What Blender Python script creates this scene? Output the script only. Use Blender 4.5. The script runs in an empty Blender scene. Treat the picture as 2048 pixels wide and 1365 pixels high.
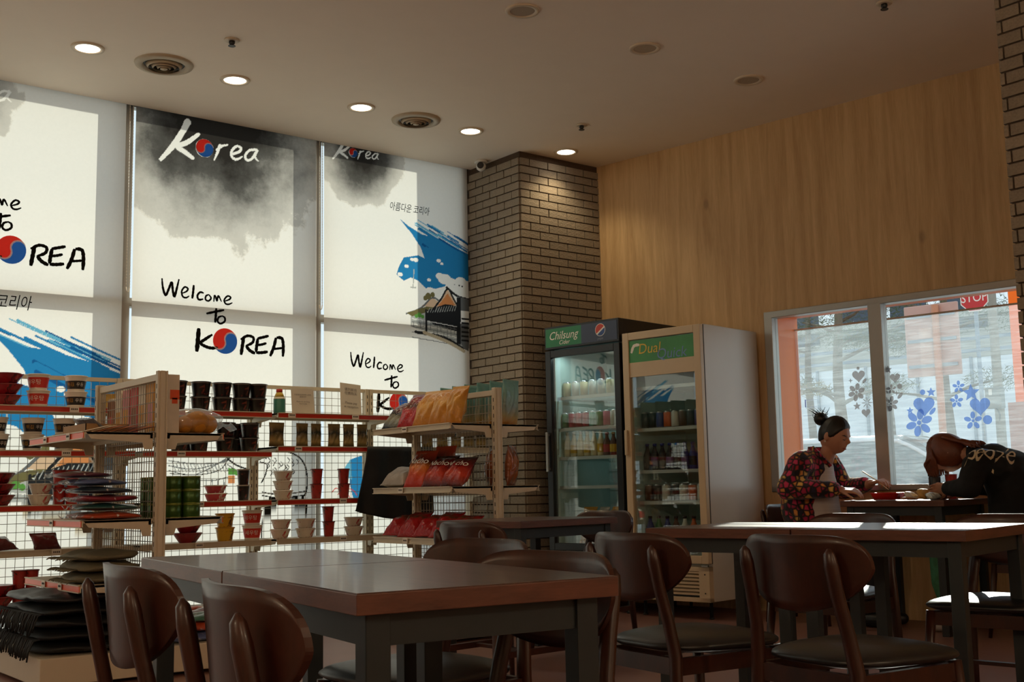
import bpy, bmesh, math, random
import numpy as np
from mathutils import Vector, Matrix
R = math.radians
PI = math.pi
SC = bpy.context.scene
COL = SC.collection

# ------------------------------------------------------------------ camera
F_PX, PITCH, ROLL, CAM_H = 2315.3, R(7.323), R(-1.122), 0.90
TH = R(38.344)                       # angle between the picture's right and the window wall
def _axes():
    up = Vector((math.sin(ROLL)*math.cos(PITCH), -math.cos(ROLL)*math.cos(PITCH), math.sin(PITCH)))
    fw = (Vector((0, 0, 1)) - up*math.sin(PITCH)).normalized()
    rt = fw.cross(up).normalized()
    if rt.x < 0: rt = -rt
    u = rt*math.cos(TH) + fw*math.sin(TH)
    v = -rt*math.sin(TH) + fw*math.cos(TH)
    return Matrix((u, v, up))        # world <- camera (x right, y down, z forward)
MW = _axes()
cam_d = bpy.data.cameras.new('camera'); cam = bpy.data.objects.new('camera', cam_d); COL.objects.link(cam)
cam_d.sensor_width = 36.0; cam_d.lens = F_PX/2048*36; cam_d.clip_start = 0.05; cam_d.clip_end = 300
_x, _y, _z = MW @ Vector((1, 0, 0)), MW @ Vector((0, -1, 0)), MW @ Vector((0, 0, -1))
cam.matrix_world = Matrix(((_x.x, _y.x, _z.x, 0), (_x.y, _y.y, _z.y, 0), (_x.z, _y.z, _z.z, CAM_H), (0, 0, 0, 1)))
SC.camera = cam

# ------------------------------------------------------------------ sky, sun, exposure
w = bpy.data.worlds.new('World'); SC.world = w; w.use_nodes = True
bg = w.node_tree.nodes['Background']; bg.inputs[0].default_value = (0.80, 0.89, 1.0, 1); bg.inputs[1].default_value = 1.15
SUN_AZ, SUN_EL = R(33), R(18)
sd = bpy.data.lights.new('sun', 'SUN'); sd.energy = 7.0; sd.angle = R(0.6); sd.color = (1.0, 0.93, 0.82)
so = bpy.data.objects.new('sun', sd); COL.objects.link(so)
_s = Vector((math.cos(SUN_AZ)*math.cos(SUN_EL), math.sin(SUN_AZ)*math.cos(SUN_EL), math.sin(SUN_EL)))
so.rotation_euler = _s.to_track_quat('Z', 'Y').to_euler(); so.location = (30, 20, 15)
SC.view_settings.view_transform = 'Standard'; SC.view_settings.look = 'None'
SC.view_settings.gamma = 1.0; SC.view_settings.use_curve_mapping = False
SC.view_settings.exposure = 0.0
SC.cycles.max_bounces = 10; SC.cycles.diffuse_bounces = 5; SC.cycles.transparent_max_bounces = 16
SC.cycles.glossy_bounces = 4; SC.cycles.transmission_bounces = 6
SC.cycles.caustics_reflective = False; SC.cycles.caustics_refractive = False
SC.cycles.sample_clamp_indirect = 4.0
SC.cycles.use_denoising = True

# ------------------------------------------------------------------ picture helpers (a pixel of the photo as a ray into the room)
def ray(px, py): return MW @ Vector(((px-1024)/F_PX, (py-682.5)/F_PX, 1.0))
CAMP = Vector((0, 0, CAM_H))
def atz(px, py, z): d = ray(px, py); return CAMP + d*((z-CAM_H)/d.z)
def aty(px, py, y): d = ray(px, py); return CAMP + d*(y/d.y)
def atn(px, py, P, n): d = ray(px, py); return CAMP + d*((Vector(P)-CAMP).dot(n)/d.dot(n))

# ------------------------------------------------------------------ mesh builder
class MB:
    def __init__(s): s.v = []; s.f = []; s.m = []; s.s = []
    def add(s, vs, fs, mat=0, smooth=False):
        o = len(s.v); s.v += [tuple(v) for v in vs]
        for f in fs: s.f.append([i+o for i in f]); s.m.append(mat); s.s.append(smooth)
        return s
    def box(s, c, d, rz=0, mat=0, M=None):
        hx, hy, hz = d[0]/2, d[1]/2, d[2]/2
        vs = [Vector((x, y, z)) for x in (-hx, hx) for y in (-hy, hy) for z in (-hz, hz)]
        if rz: vs = [Matrix.Rotation(rz, 3, 'Z') @ v for v in vs]
        if M: vs = [M @ v for v in vs]
        vs = [v + Vector(c) for v in vs]
        return s.add(vs, [(0, 1, 3, 2), (4, 6, 7, 5), (0, 4, 5, 1), (2, 3, 7, 6), (0, 2, 6, 4), (1, 5, 7, 3)], mat)
    def b2(s, x0, x1, y0, y1, z0, z1, mat=0):
        return s.box(((x0+x1)/2, (y0+y1)/2, (z0+z1)/2), (abs(x1-x0), abs(y1-y0), abs(z1-z0)), 0, mat)
    def bar(s, p0, p1, w, h, mat=0, up=(0, 0, 1)):
        p0 = Vector(p0); p1 = Vector(p1); d = (p1-p0); L = d.length; d.normalize()
        u = Vector(up)
        if abs(d.dot(u)) > .98: u = Vector((1, 0, 0))
        a = d.cross(u).normalized(); b = a.cross(d).normalized()
        vs = [p + a*(sx*w/2) + b*(sy*h/2) for p in (p0, p1) for sx, sy in ((-1, -1), (1, -1), (1, 1), (-1, 1))]
        return s.add(vs, [(0, 1, 2, 3), (7, 6, 5, 4), (0, 4, 5, 1), (1, 5, 6, 2), (2, 6, 7, 3), (3, 7, 4, 0)], mat)
    def tube(s, pts, r, seg=8, mat=0, smooth=True, squash=None, caps=True):
        pts = [Vector(p) for p in pts]; n = len(pts)
        rs = r if isinstance(r, (list, tuple)) else [r]*n
        vs = []; t0 = None; a = None
        for i, p in enumerate(pts):
            t = (pts[min(i+1, n-1)] - pts[max(i-1, 0)]).normalized()
            if a is None:
                ref = Vector((0, 0, 1)) if abs(t.z) < .9 else Vector((0, 1, 0))
                a = t.cross(ref).normalized()
            else: a = (a - t*a.dot(t)).normalized()
            b = t.cross(a)
            for k in range(seg):
                an = 2*PI*k/seg
                o = a*math.cos(an) + b*math.sin(an)
                if squash: o = Vector((o.x*squash[0], o.y*squash[1], o.z*squash[2]))
                vs.append(p + o*rs[i])
        fs = [(i*seg+k, i*seg+(k+1) % seg, (i+1)*seg+(k+1) % seg, (i+1)*seg+k) for i in range(n-1) for k in range(seg)]
        if caps: fs += [tuple(range(seg))[::-1], tuple((n-1)*seg+k for k in range(seg))]
        return s.add(vs, fs, mat, smooth)
    def lathe(s, prof, seg=20, c=(0, 0, 0), mats=None, smooth=True, close=True, sq=0):
        vs = []; n = len(prof)
        for r, z in prof:
            for k in range(seg):
                an = 2*PI*k/seg; cx, sx = math.cos(an), math.sin(an)
                if sq:
                    e = 1-sq; cx = math.copysign(abs(cx)**e, cx); sx = math.copysign(abs(sx)**e, sx)
                vs.append((c[0]+r*cx, c[1]+r*sx, c[2]+z))
        o = len(s.v); s.v += vs
        for i in range(n-1):
            for k in range(seg):
                s.f.append([o+i*seg+k, o+i*seg+(k+1) % seg, o+(i+1)*seg+(k+1) % seg, o+(i+1)*seg+k])
                s.m.append(mats[i] if mats else 0); s.s.append(smooth)
        if close:
            s.f.append([o+k for k in range(seg)][::-1]); s.m.append(mats[0] if mats else 0); s.s.append(False)
            s.f.append([o+(n-1)*seg+k for k in range(seg)]); s.m.append(mats[-1] if mats else 0); s.s.append(False)
        return s
    def grid(s, fn, nu, nv, mat=0, smooth=True, wrap=False):
        vs = [fn(i/nu, j/nv) for j in range(nv+1) for i in range(nu+1)]
        fs = [(j*(nu+1)+i, j*(nu+1)+i+1, (j+1)*(nu+1)+i+1, (j+1)*(nu+1)+i) for j in range(nv) for i in range(nu)]
        return s.add(vs, fs, mat, smooth)
    def poly(s, pts, mat=0): return s.add(pts, [tuple(range(len(pts)))], mat)
    def prism(s, pts, d, mat=0, smooth=False):
        d = Vector(d); n = len(pts); a = [Vector(p) for p in pts]
        vs = a + [p+d for p in a]
        fs = [tuple(range(n))[::-1], tuple(range(n, 2*n))] + [(i, (i+1) % n, n+(i+1) % n, n+i) for i in range(n)]
        return s.add(vs, fs, mat, smooth)
    def mesh(s, name, mats, recalc=True):
        me = bpy.data.meshes.new(name)
        me.from_pydata(s.v, [], s.f)
        for m in (mats if isinstance(mats, (list, tuple)) else [mats]): me.materials.append(m)
        me.polygons.foreach_set('material_index', s.m); me.polygons.foreach_set('use_smooth', s.s)
        if recalc:
            b = bmesh.new(); b.from_mesh(me); bmesh.ops.recalc_face_normals(b, faces=b.faces[:]); b.to_mesh(me); b.free()
        me.update(); return me
    def build(s, name, mats, parent=None, loc=None, rz=None, bev=0, recalc=True):
        o = bpy.data.objects.new(name, s.mesh(name, mats, recalc)); COL.objects.link(o)
        if parent: o.parent = parent
        if loc is not None: o.location = loc
        if rz is not None: o.rotation_euler = (0, 0, rz)
        if bev:
            m = o.modifiers.new('bevel', 'BEVEL'); m.width = bev; m.segments = 2; m.limit_method = 'ANGLE'; m.angle_limit = R(40)
        return o
def tag(o, label=None, cat=None, group=None, kind=None):
    if label: o['label'] = label
    if cat: o['category'] = cat
    if group: o['group'] = group
    if kind: o['kind'] = kind
    return o
def empty(name, loc=(0, 0, 0), rz=0, label=None, cat=None, group=None):
    o = bpy.data.objects.new(name, None); COL.objects.link(o); o.location = loc; o.rotation_euler = (0, 0, rz)
    o.empty_display_size = .1
    return tag(o, label, cat, group)
def copy_tree(o, parent=None, loc=None, rz=None, label=None, group=None):
    c = o.copy(); COL.objects.link(c)
    if parent: c.parent = parent
    if loc is not None: c.location = loc
    if rz is not None: c.rotation_euler = (0, 0, rz)
    if label: c['label'] = label
    if group: c['group'] = group
    for ch in list(o.children): copy_tree(ch, c)
    return c
def struct(o): o['kind'] = 'structure'; return o
def smooth_path(pts, n=6):
    """Catmull-Rom through 2-D or 3-D points"""
    P = [Vector(p) for p in pts]
    if len(P) < 3: return P
    out = []
    for i in range(len(P)-1):
        p0, p1, p2, p3 = P[max(i-1, 0)], P[i], P[i+1], P[min(i+2, len(P)-1)]
        for k in range(n):
            t = k/n
            out.append(.5*((2*p1)+(p2-p0)*t+(2*p0-5*p1+4*p2-p3)*t*t+(3*p1-p0-3*p2+p3)*t**3))
    out.append(P[-1]); return out

# ------------------------------------------------------------------ materials
_mats = {}
def nt(name):
    m = bpy.data.materials.new(name); m.use_nodes = True
    return m, m.node_tree, m.node_tree.nodes, m.node_tree.links
def C3(c): return (c[0], c[1], c[2], 1)
def H(s):
    s = s.lstrip('#'); c = [int(s[i:i+2], 16)/255 for i in (0, 2, 4)]
    return tuple(x/12.92 if x <= .04045 else ((x+.055)/1.055)**2.4 for x in c)
def M(name, col, rough=.5, metal=0, var=.10, scale=25, bump=0, stretch=None, coat=0, rnd=0, spec=.5, detail=3):
    if name in _mats: return _mats[name]
    m, t, N, L = nt(name); b = N['Principled BSDF']
    b.inputs['Roughness'].default_value = rough; b.inputs['Metallic'].default_value = metal
    b.inputs['Specular IOR Level'].default_value = spec
    if coat: b.inputs['Coat Weight'].default_value = coat; b.inputs['Coat Roughness'].default_value = .12
    tc = N.new('ShaderNodeTexCoord'); mp = N.new('ShaderNodeMapping'); L.new(tc.outputs['Object'], mp.inputs[0])
    if stretch: mp.inputs['Scale'].default_value = stretch
    no = N.new('ShaderNodeTexNoise'); no.inputs['Scale'].default_value = scale; no.inputs['Detail'].default_value = detail
    L.new(mp.outputs[0], no.inputs['Vector'])
    mx = N.new('ShaderNodeMix'); mx.data_type = 'RGBA'
    mx.inputs[6].default_value = C3([c*(1-var) for c in col]); mx.inputs[7].default_value = C3([min(1, c*(1+var)) for c in col])
    L.new(no.outputs['Fac'], mx.inputs[0]); out = mx.outputs[2]
    if rnd:
        oi = N.new('ShaderNodeObjectInfo'); mr = N.new('ShaderNodeMapRange'); L.new(oi.outputs['Random'], mr.inputs[0])
        mr.inputs[3].default_value = 1-rnd; mr.inputs[4].default_value = 1+rnd
        mm = N.new('ShaderNodeMix'); mm.data_type = 'RGBA'; mm.blend_type = 'MULTIPLY'; mm.inputs[0].default_value = 1
        L.new(out, mm.inputs[6]); L.new(mr.outputs[0], mm.inputs[7]); out = mm.outputs[2]
    L.new(out, b.inputs['Base Color'])
    if bump:
        bp = N.new('ShaderNodeBump'); bp.inputs['Strength'].default_value = bump; bp.inputs['Distance'].default_value = .01
        L.new(no.outputs['Fac'], bp.inputs['Height']); L.new(bp.outputs[0], b.inputs['Normal'])
    _mats[name] = m; return m
def EMIT(name, col, s):
    if name in _mats: return _mats[name]
    m, t, N, L = nt(name); N.remove(N['Principled BSDF']); e = N.new('ShaderNodeEmission')
    e.inputs[0].default_value = C3(col); e.inputs[1].default_value = s
    L.new(e.outputs[0], N['Material Output'].inputs[0]); _mats[name] = m; return m
def GLASS(name, tint=(1, 1, 1), refl=1.0, rough=.01, haze=0.0):
    """thin pane: mostly straight through, mirror by Fresnel, a little grime"""
    if name in _mats: return _mats[name]
    m, t, N, L = nt(name); N.remove(N['Principled BSDF'])
    tr = N.new('ShaderNodeBsdfTransparent'); tr.inputs[0].default_value = C3(tint)
    gl = N.new('ShaderNodeBsdfGlossy'); gl.inputs['Roughness'].default_value = rough
    lw = N.new('ShaderNodeLayerWeight'); lw.inputs[0].default_value = .5
    pw = N.new('ShaderNodeMath'); pw.operation = 'POWER'; pw.inputs[1].default_value = 5; L.new(lw.outputs['Facing'], pw.inputs[0])
    mu = N.new('ShaderNodeMath'); mu.operation = 'MULTIPLY_ADD'; mu.inputs[1].default_value = .9*min(1, refl); mu.inputs[2].default_value = .04*refl; L.new(pw.outputs[0], mu.inputs[0])
    mx = N.new('ShaderNodeMixShader'); L.new(mu.outputs[0], mx.inputs[0]); L.new(tr.outputs[0], mx.inputs[1]); L.new(gl.outputs[0], mx.inputs[2])
    out = mx
    if haze:
        di = N.new('ShaderNodeBsdfTranslucent'); di.inputs[0].default_value = (.76, .90, 1.0, 1)
        no = N.new('ShaderNodeTexNoise'); no.inputs['Scale'].default_value = 5; no.inputs['Detail'].default_value = 8; no.inputs['Distortion'].default_value = 1.2
        tc = N.new('ShaderNodeTexCoord'); mp = N.new('ShaderNodeMapping'); mp.inputs['Scale'].default_value = (.8, .8, 9); mp.inputs['Rotation'].default_value = (0, .35, 0)
        L.new(tc.outputs['Object'], mp.inputs[0]); L.new(mp.outputs[0], no.inputs['Vector'])
        mr = N.new('ShaderNodeMapRange'); mr.inputs[1].default_value = .4; mr.inputs[2].default_value = .75
        mr.inputs[3].default_value = haze*.75; mr.inputs[4].default_value = haze*1.35; L.new(no.outputs['Fac'], mr.inputs[0])
        m2 = N.new('ShaderNodeMixShader'); L.new(mr.outputs[0], m2.inputs[0]); L.new(mx.outputs[0], m2.inputs[1]); L.new(di.outputs[0], m2.inputs[2]); out = m2
    L.new(out.outputs[0], N['Material Output'].inputs[0]); _mats[name] = m; return m
def FILM(name, tint):
    if name in _mats: return _mats[name]
    m, t, N, L = nt(name); N.remove(N['Principled BSDF']); tr = N.new('ShaderNodeBsdfTransparent'); tr.inputs[0].default_value = C3(tint)
    tl = N.new('ShaderNodeBsdfTranslucent'); tl.inputs[0].default_value = C3(tint); mx = N.new('ShaderNodeMixShader'); mx.inputs[0].default_value = .22
    L.new(tr.outputs[0], mx.inputs[1]); L.new(tl.outputs[0], mx.inputs[2]); L.new(mx.outputs[0], N['Material Output'].inputs[0]); _mats[name] = m; return m
def CLOTH(name, col, trans=.5, wash=None):
    """roller-blind fabric / print: half reflects, half lets light through.  wash=(cx, cz, rx, rz) grey ink-wash print"""
    if name in _mats: return _mats[name]
    m, t, N, L = nt(name); N.remove(N['Principled BSDF'])
    di = N.new('ShaderNodeBsdfDiffuse'); tl = N.new('ShaderNodeBsdfTranslucent'); mx = N.new('ShaderNodeMixShader'); mx.inputs[0].default_value = trans
    L.new(di.outputs[0], mx.inputs[1]); L.new(tl.outputs[0], mx.inputs[2]); L.new(mx.outputs[0], N['Material Output'].inputs[0])
    tc = N.new('ShaderNodeTexCoord')
    no = N.new('ShaderNodeTexNoise'); no.inputs['Scale'].default_value = 60; L.new(tc.outputs['Object'], no.inputs['Vector'])
    ba = N.new('ShaderNodeMix'); ba.data_type = 'RGBA'; ba.inputs[6].default_value = C3([c*.95 for c in col]); ba.inputs[7].default_value = C3(col)
    L.new(no.outputs['Fac'], ba.inputs[0]); out = ba.outputs[2]
    if wash:
        cx, cz, rx, rz = wash
        sx = N.new('ShaderNodeSeparateXYZ'); L.new(tc.outputs['Object'], sx.inputs[0])
        def mth(op, a, b):
            k = N.new('ShaderNodeMath'); k.operation = op
            for i, q in enumerate((a, b)):
                if hasattr(q, 'links'): L.new(q, k.inputs[i])
                elif q is not None: k.inputs[i].default_value = q
            return k.outputs[0]
        dx = mth('DIVIDE', mth('SUBTRACT', sx.outputs[0], cx), rx); dz = mth('DIVIDE', mth('SUBTRACT', sx.outputs[2], cz), rz)
        d = mth('SQRT', mth('ADD', mth('MULTIPLY', dx, dx), mth('MULTIPLY', dz, dz)), None)
        n2 = N.new('ShaderNodeTexNoise'); n2.inputs['Scale'].default_value = 3.5; n2.inputs['Detail'].default_value = 8; n2.inputs['Roughness'].default_value = .65
        L.new(tc.outputs['Object'], n2.inputs['Vector'])
        d = mth('ADD', d, mth('MULTIPLY', mth('SUBTRACT', n2.outputs['Fac'], .5), .7))
        cr = N.new('ShaderNodeValToRGB'); e = cr.color_ramp.elements
        e[0].position = .30; e[0].color = (.035, .032, .03, 1); e[1].position = 1.0; e[1].color = (1, 1, 1, 1)
        for p, c in ((.5, .12), (.68, .4), (.86, .66), (.955, .72), (.975, .9)):
            q = e.new(p); q.color = (c, c*.98, c*.95, 1)
        L.new(d, cr.inputs[0])
        wm = N.new('ShaderNodeMix'); wm.data_type = 'RGBA'; wm.inputs[7].default_value = (1, 1, 1, 1); L.new(cr.outputs[0], wm.inputs[6])
        at = N.new('ShaderNodeAttribute'); at.attribute_name = 'print'; L.new(at.outputs['Alpha'], wm.inputs[0])
        pm = N.new('ShaderNodeMix'); pm.data_type = 'RGBA'; pm.blend_type = 'MULTIPLY'; pm.inputs[0].default_value = 1
        L.new(out, pm.inputs[6]); L.new(at.outputs['Color'], pm.inputs[7]); out = pm.outputs[2]
        mm = N.new('ShaderNodeMix'); mm.data_type = 'RGBA'; mm.blend_type = 'MULTIPLY'; mm.inputs[0].default_value = 1
        L.new(out, mm.inputs[6]); L.new(wm.outputs[2], mm.inputs[7]); out = mm.outputs[2]
    L.new(out, di.inputs[0]); L.new(out, tl.inputs[0]); _mats[name] = m; return m

# ------------------------------------------------------------------ lettering
_tmp = bpy.data.scenes.new('workbench'); _tc = {}
def evaluated(ob):
    """mesh of an object with modifiers / text shaped, worked out on a scratch scene"""
    _tmp.collection.objects.link(ob); vl = _tmp.view_layers[0]; vl.update(); dg = vl.depsgraph
    me = bpy.data.meshes.new_from_object(ob.evaluated_get(dg), depsgraph=dg); _tmp.collection.objects.unlink(ob); return me
def text_geo(txt, size=1.0, shear=0, spacing=1.0):
    key = (txt, shear, spacing)
    if key not in _tc:
        cu = bpy.data.curves.new('t', 'FONT'); cu.body = txt; cu.size = 1.0; cu.align_x = 'CENTER'; cu.align_y = 'CENTER'
        cu.shear = shear; cu.space_character = spacing; cu.resolution_u = 3
        ob = bpy.data.objects.new('t', cu); me = evaluated(ob)
        _tc[key] = ([v.co.copy() for v in me.vertices], [tuple(p.vertices) for p in me.polygons])
        bpy.data.objects.remove(ob); bpy.data.curves.remove(cu); bpy.data.meshes.remove(me)
    vs, fs = _tc[key]; return [v*size for v in vs], fs
def put_text(mb, txt, size, fn, mat=0, shear=0, spacing=1.0):
    vs, fs = text_geo(txt, size, shear, spacing)
    mb.add([fn(v.x, v.y) for v in vs], fs, mat)
    return mb
def ribbon(mb, pts, w, fn, mat=0, n=6, taper=True):
    """brush stroke: pts are (a, b) or (a, b, width factor); fn maps to space"""
    P = smooth_path([(p[0], p[1], p[2] if len(p) > 2 else 1.0) for p in pts], n)
    k = len(P); vs = []
    for i, p in enumerate(P):
        t = Vector((P[min(i+1, k-1)].x-P[max(i-1, 0)].x, P[min(i+1, k-1)].y-P[max(i-1, 0)].y)); t = t.normalized() if t.length else Vector((1, 0))
        q = Vector((-t.y, t.x)); ww = w*p.z/2
        if taper: e = min(i, k-1-i)/max(1, k-1); ww *= min(1, .55+e*3)
        ww *= 1+.12*math.sin(i*2.3)
        vs += [fn(p.x+q.x*ww, p.y+q.y*ww), fn(p.x-q.x*ww, p.y-q.y*ww)]
    mb.add(vs, [(2*i, 2*i+1, 2*i+3, 2*i+2) for i in range(k-1)], mat)
# ================================================================== the room
CEIL = 3.585
BL = 7.677                                   # plane of the blinds
NW = Vector((.989, .15, 0)).normalized()     # outward normal of the wood wall
TW = Vector((NW.y, -NW.x, 0))                # along the wood wall, away from the column
PW0 = NW*7.455 + TW*((Vector((6.476, 7.0, 0))).dot(TW))
AW = math.atan2(TW.y, TW.x)
def W(s, d, z): return PW0 + TW*s + NW*d + Vector((0, 0, z))

m_ceil = M('ceiling_paint', H('f0e4d4'), .75, var=.03, scale=6)
m_wood = None
def wood(name, c1, c2, stretch, rough, scale=4, coat=0, bump=.05, dots=False):
    if name in _mats: return _mats[name]
    m, t, N, L = nt(name); b = N['Principled BSDF']; b.inputs['Roughness'].default_value = rough
    if coat: b.inputs['Coat Weight'].default_value = coat; b.inputs['Coat Roughness'].default_value = .1
    tc = N.new('ShaderNodeTexCoord'); mp = N.new('ShaderNodeMapping'); mp.inputs['Scale'].default_value = stretch
    L.new(tc.outputs['Object'], mp.inputs[0])
    n1 = N.new('ShaderNodeTexNoise'); n1.inputs['Scale'].default_value = scale; n1.inputs['Detail'].default_value = 6; n1.inputs['Distortion'].default_value = .6
    L.new(mp.outputs[0], n1.inputs['Vector'])
    n2 = N.new('ShaderNodeTexNoise'); n2.inputs['Scale'].default_value = scale*9; n2.inputs['Detail'].default_value = 3; L.new(mp.outputs[0], n2.inputs['Vector'])
    ad = N.new('ShaderNodeMath'); ad.operation = 'MULTIPLY_ADD'; ad.inputs[1].default_value = .35; L.new(n2.outputs['Fac'], ad.inputs[0]); L.new(n1.outputs['Fac'], ad.inputs[2])
    mr = N.new('ShaderNodeMapRange'); mr.inputs[1].default_value = .4; mr.inputs[2].default_value = .95; L.new(ad.outputs[0], mr.inputs[0])
    mx = N.new('ShaderNodeMix'); mx.data_type = 'RGBA'; mx.inputs[6].default_value = C3(c1); mx.inputs[7].default_value = C3(c2); L.new(mr.outputs[0], mx.inputs[0])
    out = mx.outputs[2]
    if dots:                                   # sparse knots of the board
        vo = N.new('ShaderNodeTexVoronoi'); vo.inputs['Scale'].default_value = 2.3; mp2 = N.new('ShaderNodeMapping'); mp2.inputs['Scale'].default_value = (1, 1, .55)
        L.new(tc.outputs['Object'], mp2.inputs[0]); L.new(mp2.outputs[0], vo.inputs['Vector'])
        mk = N.new('ShaderNodeMapRange'); mk.inputs[1].default_value = .03; mk.inputs[2].default_value = .07; mk.inputs[3].default_value = .72; mk.inputs[4].default_value = 1
        L.new(vo.outputs['Distance'], mk.inputs[0])
        mm = N.new('ShaderNodeMix'); mm.data_type = 'RGBA'; mm.blend_type = 'MULTIPLY'; mm.inputs[0].default_value = 1
        L.new(out, mm.inputs[6]); L.new(mk.outputs[0], mm.inputs[7]); out = mm.outputs[2]
    L.new(out, b.inputs['Base Color'])
    bp = N.new('ShaderNodeBump'); bp.inputs['Strength'].default_value = bump; bp.inputs['Distance'].default_value = .003
    L.new(ad.outputs[0], bp.inputs['Height']); L.new(bp.outputs[0], b.inputs['Normal'])
    _mats[name] = m; return m
m_panel = wood('beech_panel', H('b89568'), H('dcbc8c'), (6, 6, .45), .55, 3, dots=True)
m_top = wood('walnut_top', H('38211a'), H('63443a'), (9, 1, 1), .30, 3, coat=.25)
m_edge = wood('walnut_edge', H('43241a'), H('6b4030'), (2, 2, 14), .4, 3)
m_chair = wood('chair_wood', H('240f08'), H('431e10'), (3, 3, 1), .36, 5, coat=.12)
m_iron = M('grey_iron', H('2b3134'), .45, .3, var=.1)
m_floor = M('floor_vinyl', H('8a645a'), .38, var=.12, scale=5, bump=.02, detail=8)
m_mortar = M('mortar', H('4a3a2c'), .9, var=.2, scale=60, bump=.2)
m_brick = M('brick_grey', H('8d8170'), .85, var=.28, scale=85, bump=.5, rnd=.10, detail=6)
m_alu = M('aluminium', H('a9a6a0'), .38, .75, var=.04)
m_white = M('white_paint', H('dcd8d0'), .5, var=.03)
m_dark = M('dark_plastic', H('17181a'), .4, var=.1)

fl = MB(); fl.b2(-5, 8.2, -5, 8.05, -.12, 0); struct(fl.build('floor', m_floor))
ce = MB(); ce.b2(-5, 8.2, -5, 7.655, CEIL, CEIL+.2); ce.b2(-5, 8.2, 7.655, 8.05, CEIL+.12, CEIL+.2); struct(ce.build('ceiling', m_ceil))
wb = MB(); wb.b2(-5.15, -5, -5, 8.05, 0, CEIL); struct(wb.build('wall_west', m_ceil))
wb = MB(); wb.b2(-5, 8.2, -5.15, -5, 0, CEIL); struct(wb.build('wall_south', m_ceil))
wb = MB(); wb.b2(-5, -1.72, BL+.02, BL+.17, 0, CEIL+.12); struct(wb.build('wall_left', m_ceil))

# ---- glazing behind the blinds
win = empty('window_1'); struct(win)
for i, xl in enumerate((-1.72, -.19, 1.29, 2.72, 4.19, 5.56)):
    b = MB(); b.b2(xl, xl+.07, 7.72, 7.80, 0, CEIL+.12); b.build('mullion', m_alu, win)
for z0, z1 in ((0, .10), (2.19, 2.25), (3.60, CEIL+.12)):
    for xl, xr in ((-1.65, -.19), (-.12, 1.29), (1.36, 2.72), (2.79, 4.19), (4.26, 5.56)):
        b = MB(); b.b2(xl, xr, 7.722, 7.798, z0, z1); b.build('transom', m_alu, win)
g_out = GLASS('window_glass', (.93, .97, .95), 1.0, .01)
for xl, xr in ((-1.65, -.19), (-.12, 1.29), (1.36, 2.72), (2.79, 4.19), (4.26, 5.56)):
    for z0, z1 in ((.10, 2.19), (2.25, 3.60)):
        b = MB(); b.b2(xl, xr, 7.757, 7.763, z0, z1); b.build('pane', g_out, win)

# ---- brick column in the corner
CX0, CX1, CY0, CY1 = 5.632, 6.55, 6.983, 8.02
colm = MB(); colm.b2(CX0+.012, CX1, CY0+.012, 7.655, 0, CEIL); colm.b2(CX0+.012, CX1, 7.655, CY1, 0, CEIL+.12); cob = struct(colm.build('wall_corner', m_mortar))
CH, BLN = .0655, .193
def brick_mesh(L, nm):
    b = MB(); b.box((0, 0, 0), (L-.010, .014, CH-.010)); return b.mesh(nm, m_brick)
bk_full, bk_half = brick_mesh(BLN, 'brick_full'), brick_mesh(BLN/2, 'brick_half')
bk_end = brick_mesh(BLN*.62, 'brick_end')
rnd = random.Random(4)
low = MB()
def lay(face, zmin, parent, low, ncourse):
    for c in range(ncourse):
        z = (c+.5)*CH
        if z+CH/2 > CEIL: break
        a = 0.0; L_tot = face[2]; first = c % 2
        pos = []
        if first: pos.append((BLN/4, BLN/2)); a = BLN/2
        while a < L_tot-.02:
            l = min(BLN, L_tot-a); pos.append((a+l/2, l)); a += l
        for p, l in pos:
            if l < .03: continue
            o3, dv = face[0], face[1]
            q = Vector(o3)+Vector(dv)*p; off = rnd.uniform(-.0015, .0015)
            nx = Vector((-dv[1], dv[0], 0))
            if z < zmin:
                low.box((q.x, q.y, z), (l-.010, .014, CH-.010), math.atan2(dv[1], dv[0]))
                continue
            me = bk_full if l > BLN*.95 else (bk_half if abs(l-BLN/2) < .012 else None)
            if me is None: me = brick_mesh(l, 'brick_cut')
            o = bpy.data.objects.new('brick', me); COL.objects.link(o); o.parent = parent
            o.location = (q.x+nx.x*off, q.y+nx.y*off, z); o.rotation_euler = (0, 0, math.atan2(dv[1], dv[0]))
lay(((CX0+.008, CY0+.006, 0), (1, 0, 0), CX1-CX0), 1.15, cob, low, 60)
lay(((CX0+.006, CY0+.008, 0), (0, 1, 0), .70), 1.15, cob, low, 60)
tag(low.build('brick_courses', m_brick, cob), kind='stuff')

# ---- near pier at the right
PX, PY = 5.30, 2.80
pm = MB(); pm.b2(PX+.012, PX+.6, PY-.9, PY-.012, 0, CEIL); pob = struct(pm.build('wall_pier', m_mortar)); low2 = MB()
lay(((PX+.006, PY-.9, 0), (0, 1, 0), .9), 1.9, pob, low2, 60)
lay(((PX+.008, PY-.006, 0), (1, 0, 0), .58), 1.9, pob, low2, 60)
tag(low2.build('brick_courses', m_brick, pob), kind='stuff')

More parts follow.
